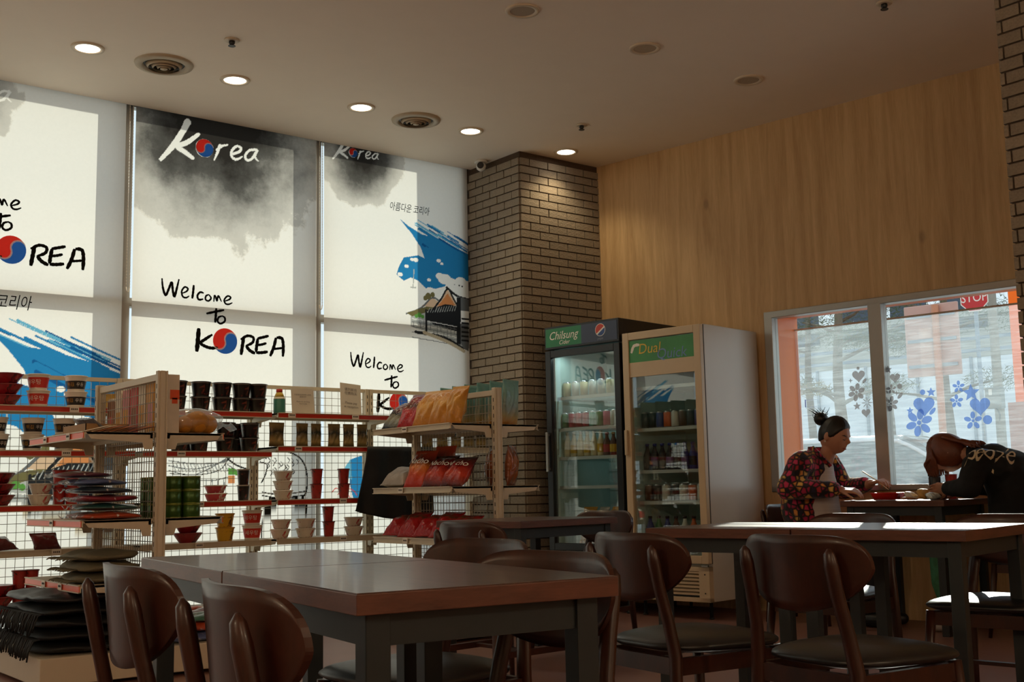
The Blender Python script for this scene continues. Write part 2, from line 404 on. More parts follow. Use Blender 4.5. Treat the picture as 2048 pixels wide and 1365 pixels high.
# ---- wood wall with the street window
S0, S1, Z0, Z1 = 1.547, 4.75, .846, 2.16
def wbox(mb, s0, s1, d0, d1, z0, z1, mat=0):
    c = W((s0+s1)/2, (d0+d1)/2, (z0+z1)/2); mb.box(c, (s1-s0, d1-d0, z1-z0), AW, mat); return mb
ww = MB()
wbox(ww, -.05, S0, 0, .16, 0, CEIL); wbox(ww, S0, S1, 0, .16, Z1, CEIL); wbox(ww, S0, S1, 0, .16, 0, Z0); wbox(ww, S1, 12.3, 0, .16, 0, CEIL)
struct(ww.build('wall_right', m_panel))
w2 = empty('window_2'); struct(w2)
fr = .065
for nm, a in (('frame', (S0, S1, Z1-fr*.75, Z1)), ('frame', (S0, S1, Z0, Z0+fr*.6)), ('frame', (S0, S0+fr, Z0, Z1)), ('frame', (S1-fr, S1, Z0, Z1)), ('mullion', (2.36, 2.455, Z0, Z1)), ('mullion', (3.55, 3.645, Z0, Z1))):
    b = MB(); wbox(b, a[0], a[1], -.02, .07, a[2], a[3]); b.build(nm, m_alu, w2, bev=.004)
for a in ((S0+fr, 2.36), (2.455, 3.55), (3.645, S1-fr)):
    b = MB(); wbox(b, a[0], a[1], .028, .034, Z0+.03, Z1-.03); b.build('pane', g_out, w2)
m_orange = M('orange_paint', (.88, .22, .025), .35, var=.05)
for nm, a in (('reveal', (S0-.06, S0+.0, Z0-.2, Z1+.06)), ('reveal', (S0, S1+.06, Z1, Z1+.06)), ('reveal', (S1, S1+.06, Z0-.2, Z1))):
    b = MB(); wbox(b, a[0], a[1], .16, .47, a[2], a[3]); b.build(nm, m_orange, w2)
b = MB(); wbox(b, S0, S1, .16, .30, Z0-.10, Z0-.04); b.build('window_sill', m_alu, w2)
# outer skin of the building above and beside
b = MB(); wbox(b, S0-.9, S0-.06, .16, .47, 0, 4.2); wbox(b, S0-.06, S1+2, .16, .47, Z1+.06, 4.2); b.build('facade', m_orange, w2)

# ---- ceiling fittings
m_lamp = EMIT('lamp_lit', (1.0, .90, .74), 9.0)
m_lampoff = M('lamp_off', H('a89a88'), .4, var=.05)
m_ring = M('lamp_ring', H('d2c3ac'), .45, var=.05)
m_grill = M('diffuser_metal', H('b5a68e'), .5, var=.05)
LITN = ['lit round downlight beside the ceiling vent, over the near end of the noodle shelves', 'lit round downlight in front of the blind with the large grey ink wash',
        'lit round downlight in front of the gap between the ink-wash blind and the palace blind', 'lit round downlight between the second round vent and the ceiling security camera',
        'lit round downlight at the top of the brick column']
OFFN = ['unlit round downlight in the ceiling, farthest from the wood wall', 'unlit round downlight in the ceiling, farthest of the visible three from the wood wall', 'unlit round downlight in the ceiling, middle one of the visible three', 'unlit round downlight in the ceiling, closest to the wood wall']
def downlight(x, y, lit, k):
    t = empty('ceiling_downlight', (x, y, CEIL), 0, LITN[k] if lit else OFFN[k+1],
              'ceiling light', 'lit downlights along the blinds' if lit else 'switched-off downlights')
    r = MB(); r.lathe([(.070, .0), (.072, -.008), (.094, -.010), (.098, -.004), (.098, .0)], 28, close=False); r.build('trim_ring', m_ring, t)
    d = MB(); d.lathe([(.002, -.004), (.071, -.004)], 28, close=False); d.build('lens', m_lamp if lit else m_lampoff, t)
    if lit:
        L = bpy.data.lights.new('downlight_lamp', 'SPOT'); L.energy = 16; L.spot_size = R(120); L.spot_blend = .7; L.color = (1, .80, .50); L.shadow_soft_size = .06
        lo = bpy.data.objects.new('downlight_lamp', L); COL.objects.link(lo); lo.parent = t; lo.location = (0, 0, -.03)
for k in range(5): downlight(2.165+.949*k, 6.79, True, k)
for k in range(0, 3): downlight(3.95+.967*k, 4.84, False, k)
def sprinkler(x, y, lab):
    t = empty('ceiling_sprinkler', (x, y, CEIL), 0, lab, 'sprinkler', 'ceiling sprinklers')
    p = MB(); p.lathe([(.045, 0), (.045, -.006), (.030, -.008)], 20); p.build('escutcheon', m_ring, t)
    q = MB(); q.lathe([(.018, -.006), (.018, -.022), (.010, -.03), (.022, -.036), (.022, -.039)], 12); q.build('head', m_dark, t)
sprinkler(2.812, 6.181, 'small dark sprinkler head in the ceiling near the lit round vent over the noodle shelves')
sprinkler(5.607, 6.204, 'small dark sprinkler head in the ceiling near the brick column')
sprinkler(5.548, 3.57, 'small dark sprinkler head in the ceiling toward the street window')
def vent(x, y, lab):
    t = empty('ceiling_vent', (x, y, CEIL), 0, lab, 'air vent', 'round ceiling air diffusers')
    o = MB(); o.lathe([(.125, 0), (.135, -.02), (.175, -.012), (.180, 0)], 32, close=False); o.build('outer_ring', m_grill, t)
    for i, r in enumerate((.108, .078, .048)):
        q = MB(); q.lathe([(r-.016, -.026-.004*i), (r, -.010), (r+.004, -.010), (r-.012, -.028-.004*i)], 28, close=False); q.build('cone_ring', m_grill, t)
    c = MB(); c.lathe([(.002, -.040), (.022, -.036), (.024, -.03), (.002, -.03)], 20, close=False); c.build('center_button', m_grill, t)
    bk = MB(); bk.lathe([(.002, -.002), (.126, -.002)], 28, close=False); bk.build('duct_back', m_dark, t)
vent(2.635, 6.784, 'round ringed ceiling air vent between the first two lit downlights')
vent(4.534, 6.807, 'round ringed ceiling air vent between the third and fourth lit downlights')
t = empty('security_camera', (5.556, 7.388, CEIL), 0, 'small white dome security camera on the ceiling beside the brick column', 'security camera')
q = MB(); q.lathe([(.055, 0), (.055, -.018), (.04, -.022)], 20); q.build('base', m_white, t)
q = MB(); q.lathe([(.012, -.005), (.034, -.022), (.042, -.045), (.036, -.07), (.016, -.085), (.004, -.088)], 18); q.build('dome', m_white, t)
q = MB(); q.tube([(-.02, -.02, -.045), (-.036, -.036, -.052)], [.028, .026], 16, smooth=False); q.build('lens', m_dark, t)

# ---- unseen warm globe lamps added behind the viewer to brighten the room
m_globe = EMIT('fill_globe_lit', (1, .84, .62), 6.0)
PLAB = ['added warm globe fill lamp out of view, nearest the window wall', 'added warm globe fill lamp out of view, middle one of three', 'added warm globe fill lamp out of view, nearest the wood wall']
for k, (x, y) in enumerate(((-3.0, 2.0), (-1.0, -2.5), (3.0, -2.8))):
    t = empty('fill_globe_lamp', (x, y, CEIL), 0, PLAB[k], 'fill lamp', 'added fill lamps')
    b = MB(); b.lathe([(.05, 0), (.05, -.03)], 16); b.build('ceiling_rose', m_ring, t)
    b = MB(); b.tube([(0, 0, -.03), (0, 0, -.52)], .004, 6); b.build('cord', m_dark, t)
    b = MB(); b.lathe([(.02, -.5), (.09, -.54), (.125, -.62), (.09, -.70), (.01, -.745)], 20); b.build('globe', m_globe, t)
    L = bpy.data.lights.new('fill_globe_light', 'POINT'); L.energy = 68; L.color = (1, .78, .52); L.shadow_soft_size = .14
    lo = bpy.data.objects.new('fill_globe_light', L); COL.objects.link(lo); lo.parent = t; lo.location = (0, 0, -.90)
# ================================================================== printed roller blinds
white = H('f4f1ea')
def layer(k): return BL-.004-.0006*k
class Deco:
    """flat print: brush strokes and patches, drawn in wall metres (x, z)"""
    def __init__(s): s.mb = MB(); s.mats = []; s.k = 0
    def mi(s, m):
        if m not in s.mats: s.mats.append(m)
        return s.mats.index(m)
    def fn(s, a, b): return (a, layer(s.k), b)
    def stroke(s, pts, w, m, n=6): ribbon(s.mb, pts, w, s.fn, s.mi(m), n)
    def patch(s, pts, m): s.mb.poly([s.fn(*p) for p in pts], s.mi(m))
    def disc(s, c, r, m, a0=0, a1=2*PI, n=28, rz=None):
        rz = rz or r
        s.patch([(c[0]+r*math.cos(a0+(a1-a0)*i/n), c[1]+rz*math.sin(a0+(a1-a0)*i/n)) for i in range(n+1 if a1-a0 < 6.2 else n)], m)
    def build(s, name, parent): return s.mb.build(name, s.mats, parent, recalc=False)
class Paint:
    """prints into the fabric itself: colour per vertex of the fabric grid (alpha 1 = free of ink wash)"""
    def __init__(s, X, Z):
        s.X = X; s.Z = Z; s.C = np.ones((len(X), 4)); s.C[:, 3] = 0; s.k = 0; s.rr = random.Random(5)
    def put(s, msk, c, free=False): s.C[msk, :3] = c; s.C[msk, 3] = 1
    def patch(s, pts, c):
        ins = np.zeros(len(s.X), bool); n = len(pts)
        for i in range(n):
            (x1, z1), (x2, z2) = pts[i], pts[(i+1) % n]
            if z1 == z2: continue
            cr = ((z1 > s.Z) != (z2 > s.Z)) & (s.X < (x2-x1)*(s.Z-z1)/(z2-z1)+x1); ins ^= cr
        s.put(ins, c)
    def disc(s, c, r, col, n=0, rz=None): s.put(((s.X-c[0])/r)**2+((s.Z-c[1])/(rz or r))**2 < 1, col)
    def stroke(s, pts, w, c, n=5):
        P = smooth_path([(p[0], p[1], p[2] if len(p) > 2 else 1.0) for p in pts], n); msk = np.zeros(len(s.X), bool)
        for a, b in zip(P, P[1:]):
            d = b-a; l2 = d.x*d.x+d.y*d.y
            if l2 == 0: continue
            t = np.clip(((s.X-a.x)*d.x+(s.Z-a.y)*d.y)/l2, 0, 1); ww = (a.z+(b.z-a.z)*t)*w/2
            msk |= (s.X-a.x-t*d.x)**2+(s.Z-a.y-t*d.y)**2 < ww*ww
        s.put(msk, c)
ink = CLOTH('print_black', H('15120f'), .35); pwhite = CLOTH('print_white', H('ffffff'), .55)
pred = CLOTH('print_red', H('d8352c'), .5); pblue = CLOTH('print_blue', H('2f63b4'), .5)
sky1, sky2, navy, pgrey, pdk = H('2c86c4'), H('6fbce2'), H('1d5f9e'), H('6f7276'), H('2c2d30')
pbeige, ppink, pgreen, polive, plg, psand, kwhite, kred, kink = H('e0bfa2'), H('d98e5a'), H('5f9a4a'), H('77704c'), H('b9bcbc'), H('c9b9a0'), (1, 1, 1), H('d8352c'), H('15120f')

def P1(cx, cy):                               # crop of the photo (0,140)-(640,760) at 2.2016
    p = aty(cx/2.2016, 140+cy/2.2016, BL); return (p.x, p.z)
def P2(cx, cy):                               # crop (580,200)-(1260,860) at 2.0676
    p = aty(580+cx/2.0676, 200+cy/2.0676, BL); return (p.x, p.z)
WELCOME = [  # strokes of 'Welcome to K REA' in the first crop, width in crop px
    ([(712, 918), (716, 960), (728, 993), (742, 965), (755, 936), (760, 975), (767, 999), (778, 960), (787, 922)], 9),
    ([(800, 985), (820, 976), (826, 964), (812, 957), (799, 975), (803, 998), (818, 1004), (832, 996)], 7),
    ([(852, 948), (849, 980), (845, 1008)], 9),
    ([(896, 984), (880, 980), (868, 995), (874, 1012), (894, 1010)], 8),
    ([(920, 990), (906, 996), (904, 1012), (917, 1018), (928, 1006), (918, 990)], 7),
    ([(940, 1022), (943, 996), (948, 1000), (954, 1018), (958, 999), (963, 999), (974, 1022)], 7),
    ([(985, 1020), (1008, 1012), (1014, 1002), (1000, 997), (986, 1014), (992, 1030), (1006, 1033), (1022, 1026)], 7),
    ([(951, 1050), (949, 1082), (946, 1114)], 10), ([(907, 1074), (945, 1066), (986, 1058)], 9),
    ([(980, 1084), (962, 1090), (957, 1108), (970, 1118), (988, 1108), (988, 1092), (976, 1084)], 8),
    ([(874, 1138), (870, 1190), (865, 1242)], 17), ([(934, 1166), (905, 1185), (882, 1203), (902, 1218), (930, 1226), (958, 1224)], 12),
    ([(1072, 1178), (1066, 1215), (1060, 1256)], 14), ([(1058, 1188), (1088, 1172), (1114, 1180), (1110, 1202), (1080, 1217)], 11), ([(1082, 1216), (1098, 1236), (1122, 1250)], 13),
    ([(1134, 1184), (1129, 1215), (1126, 1244)], 13), ([(1132, 1184), (1158, 1178), (1182, 1172)], 11), ([(1132, 1213), (1152, 1210), (1172, 1204)], 10), ([(1126, 1246), (1150, 1246), (1178, 1242)], 12),
    ([(1214, 1180), (1204, 1222), (1188, 1262)], 13), ([(1216, 1180), (1240, 1184), (1246, 1220), (1244, 1264)], 13), ([(1200, 1230), (1222, 1228), (1244, 1225)], 9)]
KOREA = [([(826, 230, 1.2), (806, 268), (765, 330), (708, 394, .6)], 24), ([(874, 283, .7), (826, 318), (782, 338), (812, 360), (848, 388, .8)], 20),
         ([(968, 332), (958, 362), (944, 396, .5)], 12), ([(955, 352), (976, 336), (1002, 330, .6)], 11),
         ([(1018, 372), (1050, 362), (1062, 346), (1042, 336), (1020, 358), (1022, 384), (1042, 394), (1066, 382, .5)], 11),
         ([(1128, 352), (1100, 354), (1080, 376), (1086, 396), (1108, 392), (1132, 356), (1122, 382), (1138, 402, .5)], 11)]
def taegeuk(D, c, r, tilt=.35):
    def arc(a0, a1, cc, rr, n=14): return [(cc[0]+rr*math.cos(a0+(a1-a0)*i/n), cc[1]+rr*math.sin(a0+(a1-a0)*i/n)) for i in range(n+1)]
    ca, sa = math.cos(tilt), math.sin(tilt)
    top = arc(0, PI, (0, 0), r) + arc(PI, 2*PI, (-r/2, 0), r/2)[1:] + arc(PI, 0, (r/2, 0), r/2)[1:]
    bot = arc(PI, 2*PI, (0, 0), r) + arc(0, PI, (r/2, 0), r/2)[1:] + arc(2*PI, PI, (-r/2, 0), r/2)[1:]
    for pts, m in ((top, pred), (bot, pblue)):
        # fan from the blob's own centre keeps the comma shape
        q = [(c[0]+x*ca-y*sa, c[1]+x*sa+y*ca) for x, y in pts]
        D.mb.add([D.fn(*p) for p in q], [tuple(range(len(q)))], D.mi(m))
    D.k += 1
    wv = [(c[0]+x*ca-y*sa, c[1]+x*sa+y*ca) for x, y in arc(PI, 2*PI, (-r/2, 0), r/2)+arc(PI, 0, (r/2, 0), r/2)[1:]]
    D.stroke(wv, r*.13, pwhite, 1)
    D.k -= 1
def xf(base, new, s=1.0): return lambda p: (new[0]+(p[0]-base[0])*s, new[1]+(p[1]-base[1])*s)
def wr(w): return w/2.2016/258.0
LETTERS = [[0], [1], [2], [3], [4], [5], [6], [7, 8], [9], [10, 11], [12, 13, 14], [15, 16, 17, 18], [19, 20, 21]]
def welcome(parent, T, s=1.0, ox=(-9, 9)):
    for ids in LETTERS:
        D = Deco(); D.k = 2; ok = True
        for i in ids:
            pts, w = WELCOME[i]; q = [T(P1(*p[:2])) for p in pts]
            if min(a for a, b in q) < ox[0] or max(a for a, b in q) > ox[1]: ok = False
            D.stroke(q, wr(w)*s*1.08, ink); D.k += .3
        if ok: D.build('printed_letter', parent)
    D = Deco(); D.k = 2; c = T(P1(990, 1195))
    if ox[0] < c[0]-.1: taegeuk(D, c, .092*s); D.build('printed_emblem', parent)
def korea(D, T, s=1.0):
    for pts, w in KOREA:
        q = [T(P1(*p[:2]))+((p[2],) if len(p) > 2 else ()) for p in pts]
        D.stroke(q, wr(w)*s, kwhite)
    D.disc(T(P1(900, 345)), .066*s, kwhite)
def korea_dot(parent, T, s=1.0):
    D = Deco(); D.k = 3; taegeuk(D, T(P1(900, 345)), .066*s, .2); D.build('printed_emblem', parent)
rb = random.Random(12)
def picture(D, T, s, xmax):
    """blue sky brush, tower, tiled palace roofs and wall"""
    def PT(pts): return [(min(a, xmax), b) for a, b in (T(P2(*p)) for p in pts)]
    D.patch(PT([(452, 490), (490, 522), (545, 556), (600, 572), (665, 600), (740, 640), (740, 770), (655, 748), (612, 712), (575, 690), (556, 655), (540, 610), (505, 556)]), sky1)
    D.patch(PT([(470, 652), (530, 643), (556, 655), (575, 690), (612, 712), (655, 748), (640, 772), (600, 782), (560, 778), (530, 748), (500, 735), (470, 748), (440, 722), (450, 690)]), sky1)
    D.k = 2
    for i in range(26):                                     # dry-brush streaks along the stroke
        a = rb.uniform(0, 1); x0 = 470+a*200+rb.uniform(-10, 40); y0 = 505+a*95+rb.uniform(-36, 4); l = rb.uniform(40, 120)
        D.stroke(PT([(x0, y0), (x0+l*.5, y0+l*.32), (x0+l, y0+l*.62)]), wr(rb.uniform(3, 9))*s, rb.choice([sky1, sky2, navy]), 2)
    for i in range(10):
        a = rb.uniform(0, 1); x0 = 540+a*140; y0 = 600+a*70+rb.uniform(-20, 20)
        D.stroke(PT([(x0, y0), (x0+40, y0+28), (x0+80, y0+56)]), wr(rb.uniform(8, 20))*s, rb.choice([navy, sky1]), 2)
    D.k = 3
    for (x, y, r) in ((640, 742, 24), (668, 756, 20), (620, 730, 15), (706, 752, 20), (728, 768, 22), (690, 775, 18), (482, 688, 8), (520, 662, 9), (505, 660, 7), (615, 665, 8), (628, 678, 6), (560, 795, 18), (580, 790, 16), (455, 722, 9), (575, 745, 7)):
        c = T(P2(x, y))
        if c[0]+r/430*s < xmax: D.disc(c, r/430*s*1.2, kwhite, rz=r/430*s*.8)
    D.stroke(PT([(512, 702), (511, 740), (508, 778)]), wr(5)*s, plg); D.stroke(PT([(500, 776), (520, 776)]), wr(6)*s, plg)
    D.k = 4
    D.patch(PT([(498, 895), (560, 880), (690, 895), (740, 910), (740, 1040), (690, 1006), (600, 968), (500, 938)]), plg)       # wall
    D.patch(PT([(560, 878), (690, 870), (690, 958), (600, 932), (565, 912)]), pdk)
    for i in range(9):
        y = 905+i*11; D.stroke(PT([(505, y), (600, y+16), (690, y+34)]), wr(3)*s, pgrey if i % 2 else kwhite, 2)
    for i in range(14): x = 512+i*14; D.stroke(PT([(x, 905+i*3), (x-1, 935+i*5)]), wr(2)*s, pgrey, 2)
    D.patch(PT([(545, 852), (590, 818), (628, 846), (604, 862)]), pbeige); D.stroke(PT([(482, 884), (540, 862), (590, 818), (632, 848)]), wr(8)*s, pgrey)
    D.patch(PT([(482, 882), (560, 856), (612, 858), (560, 880), (505, 896)]), polive)
    D.patch(PT([(598, 858), (652, 784), (692, 852), (690, 866)]), pbeige); D.patch(PT([(612, 852), (652, 800), (684, 850)]), ppink)
    D.patch(PT([(560, 872), (640, 846), (692, 852), (692, 880), (600, 884)]), pdk)
    D.k = 5
    for i in range(12): x = 570+i*10; D.stroke(PT([(x, 880-i*.6), (x+8, 862-i*1.0)]), wr(3)*s, plg, 2)
    D.stroke(PT([(592, 866), (625, 824), (652, 782), (676, 822), (700, 866)]), wr(9)*s, pdk); D.stroke(PT([(648, 776), (692, 812), (740, 826)]), wr(11)*s, pdk)
    D.patch(PT([(692, 812), (740, 826), (740, 1040), (718, 1030), (706, 1006), (692, 1010)]), pgrey); D.patch(PT([(706, 872), (740, 876), (740, 928), (706, 925)]), kwhite)
    D.patch(PT([(690, 818), (706, 818), (706, 1012), (690, 1010)]), pdk)
    for i in range(6): D.stroke(PT([(712, 905+i*18), (738, 908+i*18)]), wr(9)*s, pdk, 2)
    D.stroke(PT([(562, 870), (564, 955)]), wr(10)*s, pdk); D.stroke(PT([(520, 960), (640, 985), (715, 1030)]), wr(14)*s, pdk); D.stroke(PT([(555, 962), (650, 1000), (720, 1040)]), wr(16)*s, psand)
    for (x, y, r, m) in ((535, 890, 9, pgreen), (548, 896, 7, pgreen), (522, 894, 7, pgreen), (572, 812, 12, polive), (560, 820, 9, polive), (590, 806, 9, polive), (700, 768, 3, pdk), (712, 772, 3, pdk), (680, 764, 2, pdk)):
        c = T(P2(x, y)); 
        if c[0]+.03 < xmax: D.disc(c, r/430*s, m, n=9)
m_head = M('blind_rail', H('d9d5cd'), .45, var=.03); m_bead = M('bead_white', H('e8e2d4'), .4, var=.03)
def blind(x0, x1, wash, lab, bands, painter):
    t = empty('roller_blind', (0, 0, 0), 0, lab, 'roller blind', 'printed roller blinds')
    t.location = (0, 0, 0)
    zt, zb = CEIL+.055, .16; zs = []; z = zb
    while z < zt: zs.append(z); z += .005 if any(a < z < b for a, b in bands) else .06
    zs.append(zt); nx = int((x1-x0)/.005) if bands else 20; nz = len(zs)
    X = np.tile(np.linspace(x0, x1, nx+1), nz); Z = np.repeat(np.array(zs), nx+1)
    Y = BL+.0015*np.sin((X-x0)*6+x0*3)*(1-(Z-zb)/(zt-zb))
    me = bpy.data.meshes.new('fabric')
    ii = (np.arange(nz-1)[:, None]*(nx+1)+np.arange(nx)[None, :]).ravel()
    me.from_pydata(np.stack([X, Y, Z], 1).tolist(), [], np.stack([ii, ii+1, ii+nx+2, ii+nx+1], 1).tolist())
    me.materials.append(CLOTH('blind_fabric_%d' % int(x0*10), white, .55, wash))
    P = Paint(X, Z); painter(P)
    at = me.attributes.new('print', 'FLOAT_COLOR', 'POINT'); at.data.foreach_set('color', P.C.ravel().astype(np.float32))
    fo = bpy.data.objects.new('fabric', me); COL.objects.link(fo); fo.parent = t
    r = MB(); r.tube([(x0, BL+.012, CEIL+.07), (x1, BL+.012, CEIL+.07)], .018, 12); r.build('roller', m_head, t)
    r = MB(); r.tube([(x0, BL, .155), (x1, BL, .155)], .011, 8); r.build('bottom_bar', m_head, t)
    c = MB()
    for dx in (-.012, .012):
        c.tube([(x0-.035+dx, BL-.015, CEIL+.05), (x0-.035+dx, BL-.015, 2.30)], .0022, 5)
        for i in range(62): c.lathe([(.001, -.005), (.0048, 0), (.001, .005)], 6, (x0-.035+dx, BL-.015, 2.31+i*.0215))
    c.tube([(x0-.047, BL-.015, 2.31), (x0-.043, BL-.015, 2.285), (x0-.035, BL-.015, 2.276), (x0-.027, BL-.015, 2.285), (x0-.023, BL-.015, 2.31)], .004, 6)
    c.build('bead_chain', m_bead, t)
    return t
I = lambda p: p
c2 = P1(990, 1195); cB1 = aty(22, 500, BL); cB3 = aty(797, 806, BL)
k3 = aty(706, 306, BL); ka = aty(8, 193, BL); pa = aty(57, 615, BL); pb = P2(560, 470)
T1k = xf(P1(1108, 378), (ka.x, ka.z), .8); T3k = xf(P1(900, 345), (k3.x, k3.z), .56); T1p = xf(pb, (pa.x+.05, pa.z-.02), 1.32)
def paint1(P): korea(P, T1k, .8); picture(P, T1p, 1.32, 2.80)
def paint3(P): korea(P, T3k, .56); picture(P, I, 1.0, 5.70)
def paint2(D):
    korea(D, I)
    def PP(x, y): p = aty(x, y, BL); return (p.x, p.z)
    def line(pts, w=.006, m=kink): D.stroke([PP(*p) for p in pts], w, m, 4)
    for k in range(3): line([(338, 922+k*10), (390, 928+k*11), (452, 924-k*3), (462, 905)], .007, pgrey)
    line([(340, 948), (400, 950), (440, 940), (455, 920)]); line([(340, 960), (420, 962), (455, 955)]); line([(455, 918), (475, 932), (505, 942)], .012); line([(455, 930), (480, 945), (505, 950)])
    for k in range(16): line([(345+k*7, 926+k*.3), (352+k*7, 945)], .005, pgrey)
    for k in range(5): line([(400+k*12, 960), (400+k*12, 976)], .006, pgrey)
    D.patch([PP(*p) for p in ((456, 952), (470, 952), (470, 968), (456, 968))], ppink); D.patch([PP(*p) for p in ((456, 936), (500, 946), (500, 953), (456, 950))], pgreen)
    line([(532, 918), (536, 905), (552, 900), (575, 904), (598, 915), (611, 935), (614, 960), (612, 985), (604, 995)], .012); line([(520, 925), (534, 930), (531, 950), (523, 966)], .010)
    for k in range(22): a = k*1.9; line([(552+22*math.cos(a)+k, 930+14*math.sin(a*1.3)), (556+22*math.cos(a)+k, 935+14*math.sin(a*1.3)), (553+22*math.cos(a)+k, 940+14*math.sin(a*1.3))], .006)
    for k in range(3): line([(525, 985+k*7), (560, 990+k*6), (612, 983+k*8)], .008)
    for k in range(5): line([(530, 1012+k*9), (570, 1014+k*9), (613, 1010+k*10)], .008 if k % 2 else .013, pgrey if k % 2 else kink)
    line([(613, 1005), (612, 1040)], .014); line([(525, 1040), (523, 1062), (523, 1080)], .01)
B1 = blind(1.36, 2.722, (1.42, 3.55, .62, .60), 'printed roller blind with blue sky brush and palace behind the noodle shelves', ((.85, 2.25), (3.2, 3.6)), paint1)
B2 = blind(2.790, 4.196, (3.38, 3.58, .98, .92), 'printed roller blind with a large grey ink wash and white logo', ((.85, 1.25), (3.05, 3.6)), paint2)
blind(-.120, 1.292, (.6, 3.58, .9, .9), 'added unseen printed roller blind with ink wash beyond the end of the noodle shelves', (), lambda P: None)  # this blind and the next, with their window bays, added to brighten the room
blind(-1.650, -.190, (-.9, 3.58, .4, .4), 'added unseen printed roller blind farthest from the brick column', (), lambda P: None)
def paint3b(D):
    paint3(D)
    def PP(x, y): p = aty(x, y, BL); return (p.x, p.z)
    D.patch([PP(*p) for p in ((700, 920), (722, 912), (735, 912), (738, 1000), (708, 1004), (700, 970))], sky1); D.patch([PP(*p) for p in ((690, 935), (702, 918), (704, 960), (692, 955))], sky2)
    for (x, y) in ((664, 985), (676, 990), (690, 986)): D.stroke([PP(*p) for p in ((x, y), (x+8, y-8), (x+18, y-3), (x+24, y+6))], .006, kred)
B3 = blind(4.262, 5.622, (4.60, 3.58, .42, .46), 'printed roller blind beside the brick column with small ink wash and palace', ((.8, 1.2), (1.95, 3.6)), paint3b)
welcome(B2, I); welcome(B1, xf(c2, (cB1.x, cB1.z), 1.0), 1.0, (1.37, 9)); welcome(B3, xf(c2, (cB3.x, cB3.z), .92), .92)
korea_dot(B2, I); korea_dot(B3, T3k, .56)
def hangul(parent, txt, c, size, sh=.25):
    b = MB(); put_text(b, txt, size, lambda x, y: (c[0]+x*.92, layer(2), c[1]+y*1.25), shear=sh); b.build('printed_lettering', parent, None, recalc=False) if False else b.build('printed_lettering', [ink], parent, recalc=False)
ha = aty(818, 419, BL); hangul(B3, '아름다운 코리아', (ha.x, ha.z), .062)
hb = aty(26, 607, BL); hangul(B1, '코리아', (hb.x, hb.z), .085)
# ================================================================== shop shelving
m_cream = M('shelf_cream', H('cfc3ad'), .45, var=.05, scale=12)
m_creamd = M('shelf_under', H('a59a88'), .5, var=.05)
m_redrail = M('rail_red', H('c8321e'), .35, var=.06); m_orrail = M('rail_orange', H('ef5a2a'), .3, var=.06)
m_wire = M('wire_zinc', H('9b9284'), .4, .5, var=.05); m_tagp = M('tag_paper', H('e8ddcf'), .6, var=.04); m_tagink = M('tag_ink', H('3a2f2a'), .7)
m_slot = M('slot_shadow', H('171412'), .8)
def price_tag(x, parent, D, w=.055):
    p = MB(); p.box((x, -D-.014, -.015), (w, .002, .034)); t = p.build('price_tag', m_tagp, parent)
    q = MB()
    for i in range(4): q.box((x-w*.28+i*w*.19, -D-.0155, -.014), (w*.12, .001, .010))
    tag(q.build('tag_print', m_tagink, t), kind='stuff')
def shelf(parent, loc, rz, L, D, rail, tags=(), brackets=True):
    s = empty('shelf', loc, rz); s.parent = parent
    s2 = MB(); s2.b2(0, L, -D, 0, -.012, 0); s2.b2(0, L, -D, -D+.002, -.034, -.012); s2.b2(0, L, -.02, -.002, -.03, -.012)
    bpy.data.objects.remove(s)
    s = s2.build('shelf', m_cream, parent, loc, rz)
    r = MB()
    r.b2(.004, L-.004, -D-.012, -D, -.036, -.031); r.b2(.004, L-.004, -D-.012, -D, -.003, .003); r.b2(.004, L-.004, -D-.004, -D, -.036, .002)
    r.build('price_rail', m_cream, s)
    if rail:
        q = MB(); q.b2(.004, L-.004, -D-.008, -D-.004, -.0305, -.0035); q.build('rail_strip', m_redrail if rail == 'red' else m_orrail, s)
    for x in tags: price_tag(x, s, D)
    if brackets:
        for x in (0.0, L-.0035):
            b = MB(); b.prism([(x, -.006, -.001), (x, -D+.004, -.001), (x, -D+.03, -.034), (x, -.06, -.052), (x, -.05, -.085), (x, -.006, -.085)], (.0035, 0, 0)); b.build('bracket', m_cream, s)
    return s
def post(parent, x, y, z1, along='x'):
    p = MB(); a, b = (.030, .055) if along == 'x' else (.055, .030)
    p.b2(x-a/2, x+a/2, y-b/2, y+b/2, 0, z1)
    if along == 'y':
        p.b2(x-.012, x+.012, y-.020, y+.020, 0, z1+.002)
        for s_ in (-1, 1): p.b2(x+s_*.022-.004, x+s_*.022+.004, y-.019, y+.019, 0, z1+.002)
    o = p.build('post', m_cream, parent, bev=.002)
    q = MB(); n = int((z1-.1)/.05)
    for i in range(n):
        z = .1+i*.05
        if along == 'x': q.b2(x-.0025, x+.0025, y-b/2-.0008, y-b/2+.002, z, z+.024)
        else:
            for s_ in (-1, 1): q.b2(x+s_*a/2-(.002 if s_ > 0 else .0008), x+s_*a/2+(.0008 if s_ > 0 else .002), y-.003, y+.003, z, z+.024)
    tag(q.build('slots', m_slot, o), kind='stuff'); return o
def wire_panel(parent, p0, p1, z0, z1, du, dz, r=.0018):
    p0 = Vector((*p0, 0)); p1 = Vector((*p1, 0)); d = p1-p0; L = d.length; d.normalize(); m = MB()
    n = max(1, round(L/du))
    for i in range(n+1): q = p0+d*(L*i/n); m.tube([(q.x, q.y, z0), (q.x, q.y, z1)], r, 4, smooth=False)
    k = max(1, round((z1-z0)/dz)); nn = Vector((-d.y, d.x, 0))*r*1.6
    for j in range(k+1):
        z = z0+(z1-z0)*j/k; m.tube([(p0.x+nn.x, p0.y+nn.y, z), (p1.x+nn.x, p1.y+nn.y, z)], r, 4, smooth=False)
    tag(m.build('wire_panel', m_wire, parent), kind='stuff')
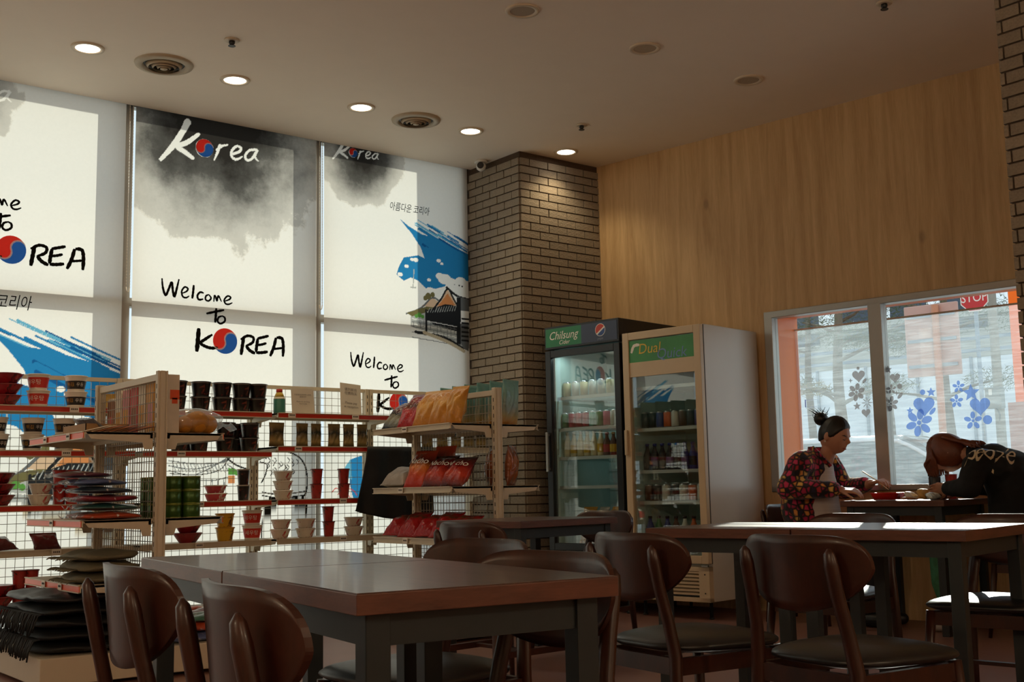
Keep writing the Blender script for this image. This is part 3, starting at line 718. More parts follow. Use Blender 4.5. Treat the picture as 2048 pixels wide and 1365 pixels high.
# ---- wall shelving in front of the blinds
AX = [1.74, 2.67, 3.602, 4.535, 5.467]; AYB, AYF = 7.50, 7.15
A_Z = {0: (1.45, 1.185, .862, .60, .277), 1: (1.45, 1.185, .862, .60, .277), 2: (1.45, 1.222, .862, .60, .277), 3: (1.45, 1.222, .90, .60, .277)}
ALAB = ['cream wall shelving bay in front of the blue palace blind, with red and black cups',
        'cream wall shelving bay with stacked black noodle cups, next to the tea-box gondola', 'cream wall shelving bay with white notice cards and a row of brown pouches', 'cream wall shelving bay between the crisp-bag gondola and the brick column']
AT = {0: ((.50,), (.46,), (.72,), (.42,), (.50,)), 1: ((.30,), (.25,), (.38,), (.38,), (.3,)), 2: ((.1, .6), (.15,), (.5,), (.5,), (.4,)), 3: ((), (), (), (), ())}
for k in range(4):
    x0, x1 = AX[k], AX[k+1]
    u = empty('wall_shelving', (0, 0, 0), 0, ALAB[k], 'shelving', 'wall shelving bays in front of the blinds')
    if k == 0: post(u, x0, AYB, 1.67)
    post(u, x1-(.018 if k < 3 else 0), AYB, 1.67)
    if k: post(u, x0+.018, AYB, 1.67)
    a0, a1 = x0+.036, x1-.036
    b = MB(); b.b2(a0, a1, AYB-.012, AYB+.012, 1.645, 1.67); b.build('top_rail', m_cream, u)
    b = MB(); b.b2(a0-.02, a1+.02, AYF-.02, AYB-.03, 0, .10); b.build('base', m_cream, u)
    wire_panel(u, (a0, AYB), (a1, AYB), .12, 1.645, .053, .052)
    for j, z in enumerate(A_Z[k]):
        shelf(u, (a0-.015, AYB-.03, z), 0, a1-a0+.03, AYB-.03-AYF-.012, 'red' if j != 3 and k < 3 else None, AT[k][j])
# ---- two double-sided gondolas standing across the shop
def gondola(px, y0, y1, zt, left, right, xl, xr, bl, br, lab, railL):
    u = empty('shop_gondola', (0, 0, 0), 0, lab, 'shelving', 'double-sided shop gondolas')
    post(u, px, y0, zt, 'y'); post(u, px, y1, zt, 'y')
    b = MB(); b.b2(px-.014, px+.014, y0+.02, y1-.02, zt-.045, zt-.012); b.build('top_rail', m_cream, u)
    wire_panel(u, (px, y0+.02), (px, y1-.02), .16, zt-.05, .034, .052, .0022)
    L = y1-y0-.02
    for z, tg in left: shelf(u, (px-.032, y1-.01, z), R(-90), L, px-.032-xl-.012, railL, tg)
    for z, tg in right: shelf(u, (px+.032, y0+.01, z), R(90), L, xr-px-.032-.012, railL, tg)
    b = MB()
    for xa, xb in ((bl, px-.03), (px+.03, br)):
        b.b2(xa, xb, y0, y1, .02, .15)
    b.build('base_deck', m_cream, u, bev=.004)
    return u
G1 = gondola(2.262, 5.767, 6.687, 1.54, ((1.225, (.30, .68)), (.79, (.45,)), (.478, (.35, .62))), ((1.225, ()), (.79, ())), 1.87, 2.615, 1.70, 2.84,
             'cream gondola with orange price rails holding tea boxes, bread and green cans', 'orange')
G2 = gondola(4.430, 5.767, 6.687, 1.538, ((1.312, (.40,)), (.925, (.35,)), (.607, (.40,))), ((1.312, ()), (.925, ())), 4.07, 4.778, 4.02, 4.80,
             'cream gondola of crisp bags near the brick column', None)
# ================================================================== goods on the shelves
def PRINT(name, cols, rough=.3, scale=9, metal=0, trans=0):
    """printed packaging: patches of a few inks over the first colour"""
    if name in _mats: return _mats[name]
    m, t, N, L = nt(name); b = N['Principled BSDF']; b.inputs['Roughness'].default_value = rough; b.inputs['Metallic'].default_value = metal
    b.inputs['Coat Weight'].default_value = .4; b.inputs['Coat Roughness'].default_value = .15
    tc = N.new('ShaderNodeTexCoord'); no = N.new('ShaderNodeTexNoise'); no.inputs['Scale'].default_value = scale; no.inputs['Detail'].default_value = 2.5; no.inputs['Distortion'].default_value = .8
    L.new(tc.outputs['Object'], no.inputs['Vector'])
    cr = N.new('ShaderNodeValToRGB'); cr.color_ramp.interpolation = 'LINEAR'; e = cr.color_ramp.elements
    e[0].position = .42; e[0].color = C3(cols[0]); e[1].position = .80; e[1].color = C3(cols[-1])
    for i, c in enumerate(cols[1:-1]): q = e.new(.52+.2*(i+1)/len(cols)); q.color = C3(c)
    L.new(no.outputs['Fac'], cr.inputs[0]); L.new(cr.outputs[0], b.inputs['Base Color'])
    if trans: b.inputs['Transmission Weight'].default_value = trans
    _mats[name] = m; return m
def BANDS(name, stops, rough=.28, noise=.08, bump=.25):
    """foil bag: inks in bands up the bag (object z, metres), wobbling edges, creased film"""
    if name in _mats: return _mats[name]
    m, t, N, L = nt(name); b = N['Principled BSDF']; b.inputs['Roughness'].default_value = rough
    tc = N.new('ShaderNodeTexCoord'); sx = N.new('ShaderNodeSeparateXYZ'); L.new(tc.outputs['Object'], sx.inputs[0])
    no = N.new('ShaderNodeTexNoise'); no.inputs['Scale'].default_value = 14; no.inputs['Detail'].default_value = 2; L.new(tc.outputs['Object'], no.inputs['Vector'])
    ad = N.new('ShaderNodeMath'); ad.operation = 'MULTIPLY_ADD'; ad.inputs[1].default_value = noise; L.new(no.outputs['Fac'], ad.inputs[0]); L.new(sx.outputs[2], ad.inputs[2])
    mr = N.new('ShaderNodeMapRange'); mr.inputs[1].default_value = noise/2; mr.inputs[2].default_value = .30+noise/2; L.new(ad.outputs[0], mr.inputs[0])
    cr = N.new('ShaderNodeValToRGB'); e = cr.color_ramp.elements; e[0].position = 0; e[0].color = C3(stops[0][1]); e[1].position = 1; e[1].color = C3(stops[-1][1])
    for p, c in stops[1:-1]: q = e.new(p); q.color = C3(c)
    L.new(mr.outputs[0], cr.inputs[0]); L.new(cr.outputs[0], b.inputs['Base Color'])
    n2 = N.new('ShaderNodeTexNoise'); n2.inputs['Scale'].default_value = 22; n2.inputs['Distortion'].default_value = 2.0; L.new(tc.outputs['Object'], n2.inputs['Vector'])
    bp = N.new('ShaderNodeBump'); bp.inputs['Strength'].default_value = bump; bp.inputs['Distance'].default_value = .02; L.new(n2.outputs['Fac'], bp.inputs['Height']); L.new(bp.outputs[0], b.inputs['Normal'])
    _mats[name] = m; return m
m_cupwhite = M('cup_white', H('e6ded2'), .45, var=.03); m_lid = M('cup_lid', H('b9b2aa'), .3, .4, var=.04); m_lidred = M('cup_lid_red', H('7d1c1c'), .35, var=.05)
p_black = PRINT('cup_black_print', [H('141212'), H('1b1616'), H('6f2324'), H('8a6a3c')], .3, 26)
p_red = M('cup_red_print', H('d0352a'), .35, var=.10, scale=40); p_bw = M('cup_dark_print', H('1c1a1a'), .35, var=.1); p_yel = PRINT('cup_yellow_print', [H('d9a822'), H('d9a822'), H('5c3a1c'), H('8a2a1c')], .35, 24)
p_dred = PRINT('bowl_red_print', [H('8e1420'), H('9c1a22'), H('5a0f16'), H('2a1010')], .3, 18); p_wred = PRINT('bowl_white_print', [H('e2d9cc'), H('e2d9cc'), H('c23a3a'), H('b32a30')], .45, 24)
p_tall = PRINT('tall_cup_print', [H('b02824'), H('a8241f'), H('5a2a20'), H('2a2422')], .35, 22); p_pink = PRINT('bowl_pink_print', [H('c8404a'), H('c8404a'), H('d9d2cc'), H('e0dad2')], .4, 20)
m_gold = M('ink_gold', H('c9952c'), .45, var=.1); m_inkw = M('ink_white', H('f0ebe2'), .5, var=.03); m_inkk = M('ink_black', H('191512'), .6); m_inkr = M('ink_red', H('c0281f'), .5)
def cup(name, prof, mats_i, mats, txts=(), seg=20, face=-PI/2-.55, lid=None):
    b = MB(); b.lathe(prof, seg, (0, 0, 0), mats_i); o = b.build(name, mats)
    for txt, size, z, m, da in txts:
        q = MB()
        def r_at(z):
            for (r0, z0), (r1, z1) in zip(prof, prof[1:]):
                if z0 <= z <= z1 and z1 > z0: return r0+(r1-r0)*(z-z0)/(z1-z0)
            return prof[-1][0]
        def fn(x, y): rr = r_at(z+y)+.0012; a = face+da+x/rr; return (rr*math.cos(a), rr*math.sin(a), z+y)
        put_text(q, txt, size, fn); q.build('label_print', [m], o, recalc=False)
    if lid:
        q = MB(); q.lathe([(prof[-1][0]+.002, prof[-1][1]-.006), (prof[-1][0]+.003, prof[-1][1]-.001), (prof[-1][0]-.004, prof[-1][1]+.0015)], seg); q.build('lid', lid, o)
    return o
CUPS = {
 'black': (cup('noodle_cup', [(.050, 0), (.052, .004), (.063, .088), (.065, .092), (.065, .097)], [0, 0, 1, 1], [p_black, m_lid], (), lid=m_dark), .0975, 'noodle cup'),
 'red': (cup('noodle_cup', [(.050, 0), (.051, .016), (.063, .078), (.065, .092), (.067, .098)], [1, 0, 1, 1], [p_red, m_cupwhite], (('새우탕', .034, .048, m_inkw, .05),), lid=m_cupwhite), .0985, 'noodle cup'),
 'bw': (cup('noodle_cup', [(.050, 0), (.051, .016), (.061, .066), (.065, .092), (.067, .098)], [1, 0, 1, 1], [p_bw, m_cupwhite], (('튀김', .026, .042, m_gold, -.25), ('우동', .026, .042, m_inkw, .75)), lid=m_cupwhite), .0985, 'noodle cup'),
 'yellow': (cup('noodle_cup', [(.046, 0), (.047, .006), (.060, .080), (.063, .086), (.063, .090)], [0, 0, 0, 0], [p_yel, m_cupwhite], (), lid=m_gold), .0905, 'noodle cup'),
 'bowl_dred': (cup('noodle_bowl', [(.050, 0), (.056, .006), (.088, .052), (.092, .060), (.092, .064)], [0, 0, 0, 0], [p_dred], (), lid=m_lidred), .0645, 'noodle bowl'),
 'bowl_white': (cup('noodle_bowl', [(.042, 0), (.050, .008), (.064, .050), (.068, .060), (.068, .064)], [0, 0, 0, 1], [p_wred, m_inkr], (), lid=m_cupwhite), .0645, 'noodle bowl'),
 'bowl_pink': (cup('noodle_bowl', [(.050, 0), (.054, .004), (.070, .042), (.074, .050), (.074, .052)], [0, 0, 0, 0], [p_pink], (), lid=m_cupwhite), .0525, 'noodle bowl'),
 'tall': (cup('tall_noodle_cup', [(.031, 0), (.032, .004), (.041, .096), (.043, .100), (.043, .104)], [0, 0, 0, 1], [p_tall, m_inkr], (), lid=m_lidred), .1045, 'noodle cup'),
 'talldark': (cup('tall_noodle_cup', [(.033, 0), (.034, .004), (.042, .096), (.044, .100), (.044, .104)], [0, 0, 1, 1], [p_black, m_lid], (), lid=m_lid), .1045, 'noodle cup'),
}
LAB = {'black': 'black noodle cup', 'red': 'red noodle cup with white lettering', 'bw': 'black-banded white noodle cup', 'yellow': 'yellow noodle cup',
       'bowl_dred': 'dark red bowl', 'bowl_white': 'white noodle bowl', 'bowl_pink': 'pink low noodle bowl', 'tall': 'tall red cup', 'talldark': 'tall dark cup'}
_first = {k: True for k in CUPS}
rj = random.Random(8)
def put(kind, x, y, z, lab, group):
    src, h, cat = CUPS[kind]
    if _first[kind]: o = src; _first[kind] = False
    else: o = copy_tree(src)
    o.location = (x, y, z); o.rotation_euler = (0, 0, rj.uniform(-.35, .35))
    tag(o, lab, cat, group); return o
def stack(kind, px, row_z, n, where, group, y=None, py=None):
    """n cups on one another; px = picture column of the stack on the wall shelving"""
    y = 7.245 if y is None else y
    d = ray(px, 1000); x = d.x/d.y*y
    for i in range(n):
        tier = '' if n == 1 else (', bottom of stack' if i == 0 else (', top of stack' if i == n-1 else ', middle of stack'))
        put(kind, x+rj.uniform(-.004, .004), y+rj.uniform(-.004, .004), row_z+i*CUPS[kind][1], LAB[kind]+' '+where+tier, group)
S1, S2, S3, S4, S5 = 1.45, 1.185, .862, .60, .277
stack('bowl_dred', 3, S1, 3, 'on the top wall shelf', 'noodle bowls'); stack('red', 70, S1, 2, 'on the top wall shelf', 'noodle cups'); stack('bw', 146, S1, 2, 'on the top wall shelf', 'noodle cups'); stack('yellow', 222, S1, 1, 'on the top wall shelf', 'noodle cups')
for px in (350, 398, 440, 479, 513): stack('black', px, S1, 2, 'on the top wall shelf', 'black cups on the top wall shelf')
for px in (358, 396, 449, 497): stack('black', px, S2, 2, 'on the second wall shelf', 'black cups on the second wall shelf')
for px in (378, 473): stack('black', px, S2, 2, 'behind the front row on the second wall shelf', 'black cups behind the front row', 7.385)
stack('bw', 61, S2, 2, 'on the second wall shelf below the red cups', 'noodle cups'); stack('bw', 125, S2, 2, 'on the second wall shelf beside a yellow cup', 'noodle cups'); stack('yellow', 178, S2, 2, 'on the second wall shelf', 'noodle cups'); stack('bw', -12, S2, 2, 'on the second wall shelf at the far end', 'noodle cups')
stack('bowl_dred', -6, S3, 3, 'on the third wall shelf', 'noodle bowls'); stack('bowl_white', 80, S3, 2, 'before the palace print on the third wall shelf', 'noodle bowls')
stack('tall', 118, S3, 2, 'beside a white bowl stack on the third wall shelf', 'tall noodle cups'); stack('tall', 144, S3, 2, 'behind the clear garment bags on the third wall shelf', 'tall noodle cups', 7.20)
stack('bowl_pink', 432, S3, 2, 'on the third wall shelf', 'noodle bowls'); stack('talldark', 487, S3, 2, 'beside the pink bowls on the third wall shelf', 'tall noodle cups')
stack('bowl_white', 565, S3, 3, 'on the third wall shelf', 'noodle bowls'); stack('tall', 633, S3, 2, 'next to the white bowls on the third wall shelf', 'tall noodle cups'); stack('tall', 688, S3, 2, 'near the black cloth on the third wall shelf', 'tall noodle cups')
stack('bowl_dred', 377, S4, 2, 'on the fourth wall shelf beside the yellow cups', 'noodle bowls'); stack('yellow', 450, S4, 2, 'on the fourth wall shelf', 'noodle cups'); stack('red', 505, S4, 2, 'on the fourth wall shelf', 'noodle cups')
for px, q in ((562, 'beside red cups on the fourth wall shelf'), (611, 'beside tall cups on the fourth wall shelf'), (707, 'near the black cloth on the fourth wall shelf')): stack('bowl_white', px, S4, 2, q, 'noodle bowls')
stack('tall', 657, S4, 2, 'between white bowls on the fourth wall shelf', 'tall noodle cups')
stack('bowl_dred', 2, S5, 2, 'at the end of the lowest wall shelf', 'noodle bowls'); stack('tall', 45, S5, 2, 'on the lowest wall shelf', 'tall noodle cups'); stack('tall', 68, S5, 2, 'beside the other tall cups on the lowest wall shelf', 'tall noodle cups'); stack('bowl_dred', 135, S5, 2, 'under the price rail on the lowest wall shelf', 'noodle bowls')
# ---- cards, bottle and pouches on the bay with the notices
def on_a(px, y): d = ray(px, 900); return d.x/d.y*y
m_card = M('card_white', H('e9e2d2'), .55, var=.02)
def card(px, w, h, tilt, lines, lab, lean=.12, size=.02):
    x = on_a(px, 7.20); t = empty('notice_card', (x, 7.20, S1+.0005), 0, lab, 'sign', None)
    t.rotation_euler = (-lean, tilt, 0)
    b = MB(); b.b2(-w/2, w/2, 0, .004, 0, h); b.build('board', m_card, t, bev=.001)
    b = MB(); b.b2(-w/2-.003, w/2+.003, -.002, -.0005, 0, h+.003); b.build('clear_sleeve', GLASS('clear_sleeve', (1, 1, 1), .7), t)
    b = MB(); b.prism([(-w*.3, .006, 0), (-w*.3, .006+h*.25, 0), (-w*.3, .006, h*.5)], (w*.6, 0, 0)); b.build('stand', m_card, t)
    for txt, z, s in lines:
        q = MB(); put_text(q, txt, s, lambda a, c: (a, -.0026, h*z+c)); q.build('card_print', [M('print_grey_ink', H('7a7068'), .6)], t, recalc=False)
    return t
card(607, .175, .185, 0, (('外部食品请勿带入店内', .72, .013), ('谢谢合作', .64, .013), ('Please do not bring', .46, .013), ('food inside', .38, .013)), 'white notice card with small grey lines of print on the top wall shelf')
card(703, .170, .235, .08, (('请到前台', .80, .026), ('付费购买', .68, .026), ('Please pay', .38, .024), ('at reception', .26, .024)), 'tall white card reading Please pay at reception on the top wall shelf', .2)
t = empty('sauce_bottle', (on_a(558, 7.22), 7.22, S1), 0, 'squat bottle with teal label and red cap beside the white notice card', 'bottle')
b = MB(); b.lathe([(.038, 0), (.040, .006), (.040, .098), (.036, .112)], 16, mats=[0, 0, 1]); b.build('body', [M('bottle_teal', H('3f8577'), .35), M('bottle_body', H('d9d2b8'), .3)], t)
b = MB(); b.lathe([(.036, .112), (.026, .135), (.020, .145)], 16); b.build('shoulder', M('bottle_yellow', H('d8b84a'), .3), t)
b = MB(); b.lathe([(.022, .145), (.022, .166), (.018, .168)], 14); b.build('cap', M('cap_red', H('c7372c'), .35), t)
p_pouch = BANDS('pouch_brown', [(0, H('4b3a20')), (.12, H('a89058')), (.32, H('2a2a22')), (.5, H('8a7448')), (.75, H('5a4026')), (1, H('2c2018'))], .25, .05)
def pillow(w, h, t, seal=.018, wr=.006, seed=0, nu=14, nv=16):
    """stuffed film bag standing on its lower seal; faces -y"""
    rr = random.Random(seed); ph = [rr.uniform(0, 6) for _ in range(6)]
    def f(side):
        def g(u, v):
            x = (u-.5)*w; z = v*h
            e = max(0, 1-abs(2*u-1)**4)**.6; zz = max(0, min(1, (z-seal*.5)/max(.001, h-seal*1.5)))
            p = max(0, math.sin(PI*zz))**.55
            y = side*t/2*e*p*(1.0+.15*(1-zz))
            y += wr*math.sin(9*u+ph[0]+5*v)*math.sin(7*v+ph[1])*e*p*side + wr*.6*math.sin(17*u-11*v+ph[2])*e*p
            x *= 1-.07*p*(1-abs(2*v-1)**3)
            return (x, y+(.0012*side), z)
        return g
    b = MB(); b.grid(f(-1), nu, nv); b.grid(f(1), nu, nv)
    n = (nu+1)*(nv+1); rim = [i for i in range(nu+1)]+[j*(nu+1)+nu for j in range(1, nv+1)]+[nv*(nu+1)+i for i in range(nu-1, -1, -1)]+[j*(nu+1) for j in range(nv-1, 0, -1)]
    for a, c in zip(rim, rim[1:]+rim[:1]): b.f.append([a, c, c+n, a+n]); b.m.append(0); b.s.append(True)
    return b
def bag(name, w, h, t, mat, loc, rz, lean, lab, cat, group=None, seed=0, txt=None, roll=0, wr=.006):
    o = pillow(w, h, t, seed=seed, wr=wr).build(name, mat); o.location = loc
    o.rotation_euler = Matrix.Rotation(rz, 3, 'Z').to_4x4().to_euler() if not (lean or roll) else (Matrix.Rotation(rz, 3, 'Z') @ Matrix.Rotation(lean, 3, 'X') @ Matrix.Rotation(roll, 3, 'Y')).to_euler()
    mz = min((o.matrix_basis @ v.co).z for v in o.data.vertices); o.location.z += loc[2]-mz+.001
    tag(o, lab, cat, group)
    if txt:
        for s, size, z, m, x0 in txt:
            q = MB(); 
            def fn(a, c):
                u = max(0, min(1, (a+x0)/w+.5)); e = max(0, 1-abs(2*u-1)**4)**.6; zz = max(0, min(1, (z+c-.009)/max(.001, h-.027))); p = max(0, math.sin(PI*zz))**.55
                return (a+x0, -(t/2*e*p*(1.0+.15*(1-zz))+.009), z+c)
            put_text(q, s, size, fn, shear=.2); q.build('label_print', [m], o, recalc=False)
    return o
for i, (px, w_, yy) in enumerate(((553, .125, 7.22), (604, .10, 7.24), (632, .085, 7.26), (668, .10, 7.24), (697, .085, 7.23), (724, .08, 7.23))):
    bag('seaweed_pouch', w_, .165, .035, p_pouch, (on_a(px, yy), yy, 1.222), rj.uniform(-.25, .25), 0, 'brown clear-fronted food pouch standing on the second wall shelf below the notice cards', 'pouch', 'brown pouches below the notice cards', seed=i)
for i, px in enumerate((855, 885, 912, 938, 962)):
    bag('seaweed_pouch', .095, .15, .03, p_pouch, (on_a(px, 7.24), 7.24, 1.222), rj.uniform(-.2, .2), 0, 'brown clear-fronted food pouch seen through the wire panel of the crisp-bag gondola', 'pouch', 'brown pouches behind the crisp-bag gondola', seed=20+i)
p_dpack = BANDS('packet_maroon', [(0, H('4a1014')), (.3, H('7a1a20')), (.55, H('3a2a20')), (1, H('5c1418'))], .25, .06)
for px, yy, r_ in ((18, 7.22, .3), (-14, 7.24, -.2)):
    bag('noodle_packet', .17, .16, .05, p_dpack, (on_a(px, yy), yy, S4), r_, -1.1, 'slumped maroon noodle packet at the end of the fourth wall shelf' if px > 0 else 'maroon noodle packet leaning behind the slumped one', 'packet', None, seed=int(px)+40)
bag('noodle_packet', .16, .13, .05, p_dpack, (on_a(102, 7.20), 7.20, S4), .1, -.75, 'folded maroon noodle packet alone on the fourth wall shelf', 'packet', None, seed=33)
def fold(w, d, t, seed=0, wr=.006, n=5.0, nu=30, nv=16):
    """folded textile lying flat: rounded slab with soft waves, centred, resting on z = 0"""
    rr = random.Random(seed); p = [rr.uniform(0, 6) for _ in range(6)]
    def f(u, v):
        a = 2*PI*u; ph = PI*(v-.5)
        cx, sx = math.cos(a), math.sin(a); k = (abs(cx)**n+abs(sx)**n)**(-1/n)
        cp, sp = math.cos(ph), math.sin(ph); kk = (abs(cp)**2.6+abs(sp)**2.6)**(-1/2.6)
        r = max(0, cp)*kk; x = w/2*cx*k*r; y = d/2*sx*k*r
        z = t/2*(1+sp*kk)
        z += (wr*math.sin(x*23+p[0]+y*9)+wr*.7*math.sin(y*31+p[1]-x*13))*min(1, z/t*1.5)
        e = wr*1.2*math.sin(a*5+p[2]+ph*4)*r
        return (x+e*cx, y+e*sx, max(0, z))
    b = MB(); b.grid(f, nu, nv); return b
# ---- left gondola: boxes, bread, tins, packs
zB = 1.226
m_box = [M('box_pink', H('d88a90'), .45), M('box_red', H('d2545a'), .45), M('box_amber', H('d99a3c'), .45), M('box_brown', H('8a4a2a'), .45), M('box_cream', H('e3d6c2'), .5)]
def tea_box(y, w, h, d, col, k):
    x = 2.262+.036+d/2; t = empty('tea_box', (x, y, zB), 0, '%s paper tea box with a cream gable top behind the wire panel' % ['pink', 'coral red', 'amber', 'brown', 'cream'][col], 'box', 'tea boxes on the gondola')
    b = MB(); b.b2(-d/2, d/2, -w/2, w/2, 0, h*.93); b.build('carton', m_box[col], t, bev=.002)
    b = MB(); b.prism([(-d/2, -w/2, h*.93), (-d/2, w/2, h*.93), (-d/2, w/2-.012, h), (-d/2, -w/2+.012, h)], (d, 0, 0)); b.build('gable_top', m_box[4], t)
    b = MB(); b.b2(-d/2-.0008, -d/2, -w*.36, w*.36, h*.2, h*.55); b.build('label_panel', m_box[(col+2) % 4], t)
for k, (y, w_, h_, c_) in enumerate(((6.62, .09, .235, 3), (6.50, .10, .27, 4), (6.38, .10, .285, 0), (6.26, .10, .29, 1), (6.14, .10, .30, 4), (6.02, .10, .30, 2))): tea_box(y, w_, h_, .10, c_, k)
t = empty('tall_carton', (2.262+.075, 5.86, zB), 0, 'tall white carton with an orange print beside the gondola end post', 'box')
b = MB(); b.b2(-.038, .038, -.05, .05, 0, .305); b.build('carton', m_box[4], t, bev=.002)
b = MB(); b.box((.012, -.0504, .20), (.05, .001, .05)); b.box((.012, -.0504, .168), (.03, .001, .03)); b.build('print_mark', m_orrail, t)
# bread in a clear bag
t = empty('bread_bag', (2.50, 5.87, zB), 0, 'golden bread rolls in a clear twisted bag on the gondola end shelf', 'bread')
m_bread = M('bread_crust', H('c98424'), .5, var=.35, scale=18, bump=.3)
for i, (dx, dy, r) in enumerate(((-.072, .0, .048), (.0, .0, .064), (.06, .01, .055), (-.02, .09, .055))):
    b = MB(); b.grid(lambda u, v: (dx+r*1.05*math.cos(2*PI*u)*math.sin(PI*v)*(1+.08*math.sin(6*PI*u)), dy+r*math.sin(2*PI*u)*math.sin(PI*v), r*.92+.003+r*.92*math.cos(PI*v)), 20, 12); b.build('roll', m_bread, t)
def film(u, v):
    a = 2*PI*u; th = PI*v; w_ = 1+.05*math.sin(5*a)*math.sin(3*th)
    return (-.01+.155*math.cos(th)*-1*w_, .035+(.10*math.sin(a))*math.sin(th)**.6*w_, max(.0015, .066+.070*math.cos(a)*math.sin(th)**.6*w_))
m_film = GLASS('clear_film', (.97, .97, .97), 1.6, .08, .22)
b = MB(); b.grid(film, 26, 16); b.tube([(.14, .035, .06), (.17, .035, .05), (.20, .03, .035), (.215, .025, .05)], [.012, .008, .02, .03], 8); b.build('clear_bag', m_film, t)
# green tins
m_tin = M('tin_green', H('3d5f22'), .3, .35, var=.12, scale=40); m_tinlid = M('tin_lid', H('7d8a3a'), .3, .5)
def tin(x, y, z, lab):
    t = empty('green_tin', (x, y, z), 0, lab, 'tin', 'green tins on the gondola')
    b = MB(); b.lathe([(.046, 0), (.048, .002), (.048, .064), (.046, .066)], 20); b.build('can', m_tin, t)
    b = MB(); b.lathe([(.0488, .062), (.0488, .070), (.044, .0705)], 20); b.build('lid', m_tinlid, t)
    b = MB(); b.lathe([(.0488, 0), (.0488, .004)], 20, close=False); b.build('bottom_rim', m_tinlid, t)
for j, y in enumerate((5.85, 5.955, 6.06, 6.165)):
    for i, x in enumerate((2.36, 2.462)):
        for k in range(3):
            tin(x, y, .791+k*.0712, 'green round tin in the %s layer of the stack on the gondola shelf' % ('bottom', 'middle', 'top')[k])
# grey foil packs in a carton tray, paper envelopes in a fan
m_kraft = M('kraft', H('a07a50'), .7, var=.12); m_grey = M('grey_foil', H('77767c'), .3, .3, var=.25, scale=30)
t = empty('carton_tray', (2.06, 6.05, zB), 0, 'low kraft carton tray of grey packets on the gondola shelf', 'tray')
b = MB(); b.b2(-.12, .10, -.10, .26, 0, .004); b.b2(-.12, -.116, -.10, .26, 0, .05); b.b2(.096, .10, -.10, .26, 0, .05); b.b2(-.12, .10, -.10, -.096, 0, .05); b.b2(-.12, .10, .256, .26, 0, .05); b.build('carton', m_kraft, t)
for i in range(5):
    bag('grey_packet', .14, .10, .014, m_grey, (2.05+rj.uniform(-.01, .01), 6.00+i*.055, zB+.012), R(90), -.9+i*.05, 'glossy grey foil packet slanting in the kraft tray', 'packet', 'grey foil packets in the tray', seed=50+i, wr=.003)
m_env = [M('env_orange', H('c06a34'), .6), M('env_brown', H('7a4528'), .6), M('env_pale', H('d8bf9e'), .6)]
for i in range(9):
    x = 1.875+i*.030; b = MB(); b.box((0, 0, .001), (.13, .10, .0025)); o = b.build('paper_packet', m_env[[2, 2, 0, 1, 0, 1, 1, 0, 1][i]])
    o.rotation_euler = (0, -R(14), 0); o.location = (x+.075, 5.835, zB-min((o.matrix_basis @ v.co).z for v in o.data.vertices))
    o.location.z += .0006
    tag(o, 'flat paper snack packet fanned out beside the gondola post', 'packet', 'fanned paper packets')
# clear bags of folded colourful cloth on the second shelf
cl = [H('5a6a9a'), H('6a3a4a'), H('2a5a58'), H('b84a2c'), H('8a2438'), H('3a4a5a'), H('356a5a')]
m_cl = [PRINT('folded_cloth_%d' % i, [c, c, H('c8c2c0'), H('e0dcd8')], .3, 12) for i, c in enumerate(cl)]
zz = .791
for i, (x, y, rz_, w_) in enumerate(((2.05, 5.95, .06, .32), (2.06, 5.98, -.1, .30), (2.03, 5.96, .12, .30), (2.04, 6.02, -.08, .29), (2.02, 6.05, .2, .27), (1.99, 6.14, -.25, .28))):
    h_ = (.036, .034, .036, .032, .034, .03)[i]
    o = fold(w_, .30, h_, 60+i, .004).build('garment_bag', m_cl[(3, 2, 4, 5, 0, 1)[i]], None, (x, y, zz), rz_)
    q = MB(); q.grid(lambda u, v: (-w_/2-.005-.035*u, -.11+.22*v+.01*math.sin(v*20), h_*.5+.012*math.sin(u*5+v*9)), 4, 10); q.build('clear_flap', m_film, o)
    zz += h_+.008
    tag(o, 'folded %s garment in a shiny clear bag on the gondola pile' % ('orange', 'dark teal', 'crimson', 'slate', 'blue and white', 'plum')[i], 'clothing', 'bagged garments on the gondola')
m_olive = M('olive_cloth', H('6c6650'), .75, var=.3, scale=20, stretch=(1, 8, 8))
zz = .479
for i in range(3):
    h_ = .050; o = fold(.34-.02*i, .40, h_, 80+i, .006).build('folded_scarf', m_olive, None, (2.05, 6.00+.01*i, zz), .05*(i-1)); zz += h_+.003
    q = MB()
    for k in range(22): y = -.17+k*.016; q.tube([(-.165, y, .02), (-.19, y+rj.uniform(-.006, .006), .018), (-.21, y+rj.uniform(-.01, .01), .006+rj.uniform(0, .01))], .0025, 4)
    tag(q.build('fringe', m_olive, o), kind='stuff')
    tag(o, 'olive grey fringed scarf, %s of the pile on the lowest gondola shelf' % ('bottom', 'middle', 'top')[i], 'clothing', 'olive scarves on the gondola')
m_blk = M('black_cloth', H('101114'), .6, var=.3, scale=14, bump=.1); m_blks = M('black_cloth_sheen', H('1e2026'), .38, var=.3, scale=14, bump=.1)
zz = .151
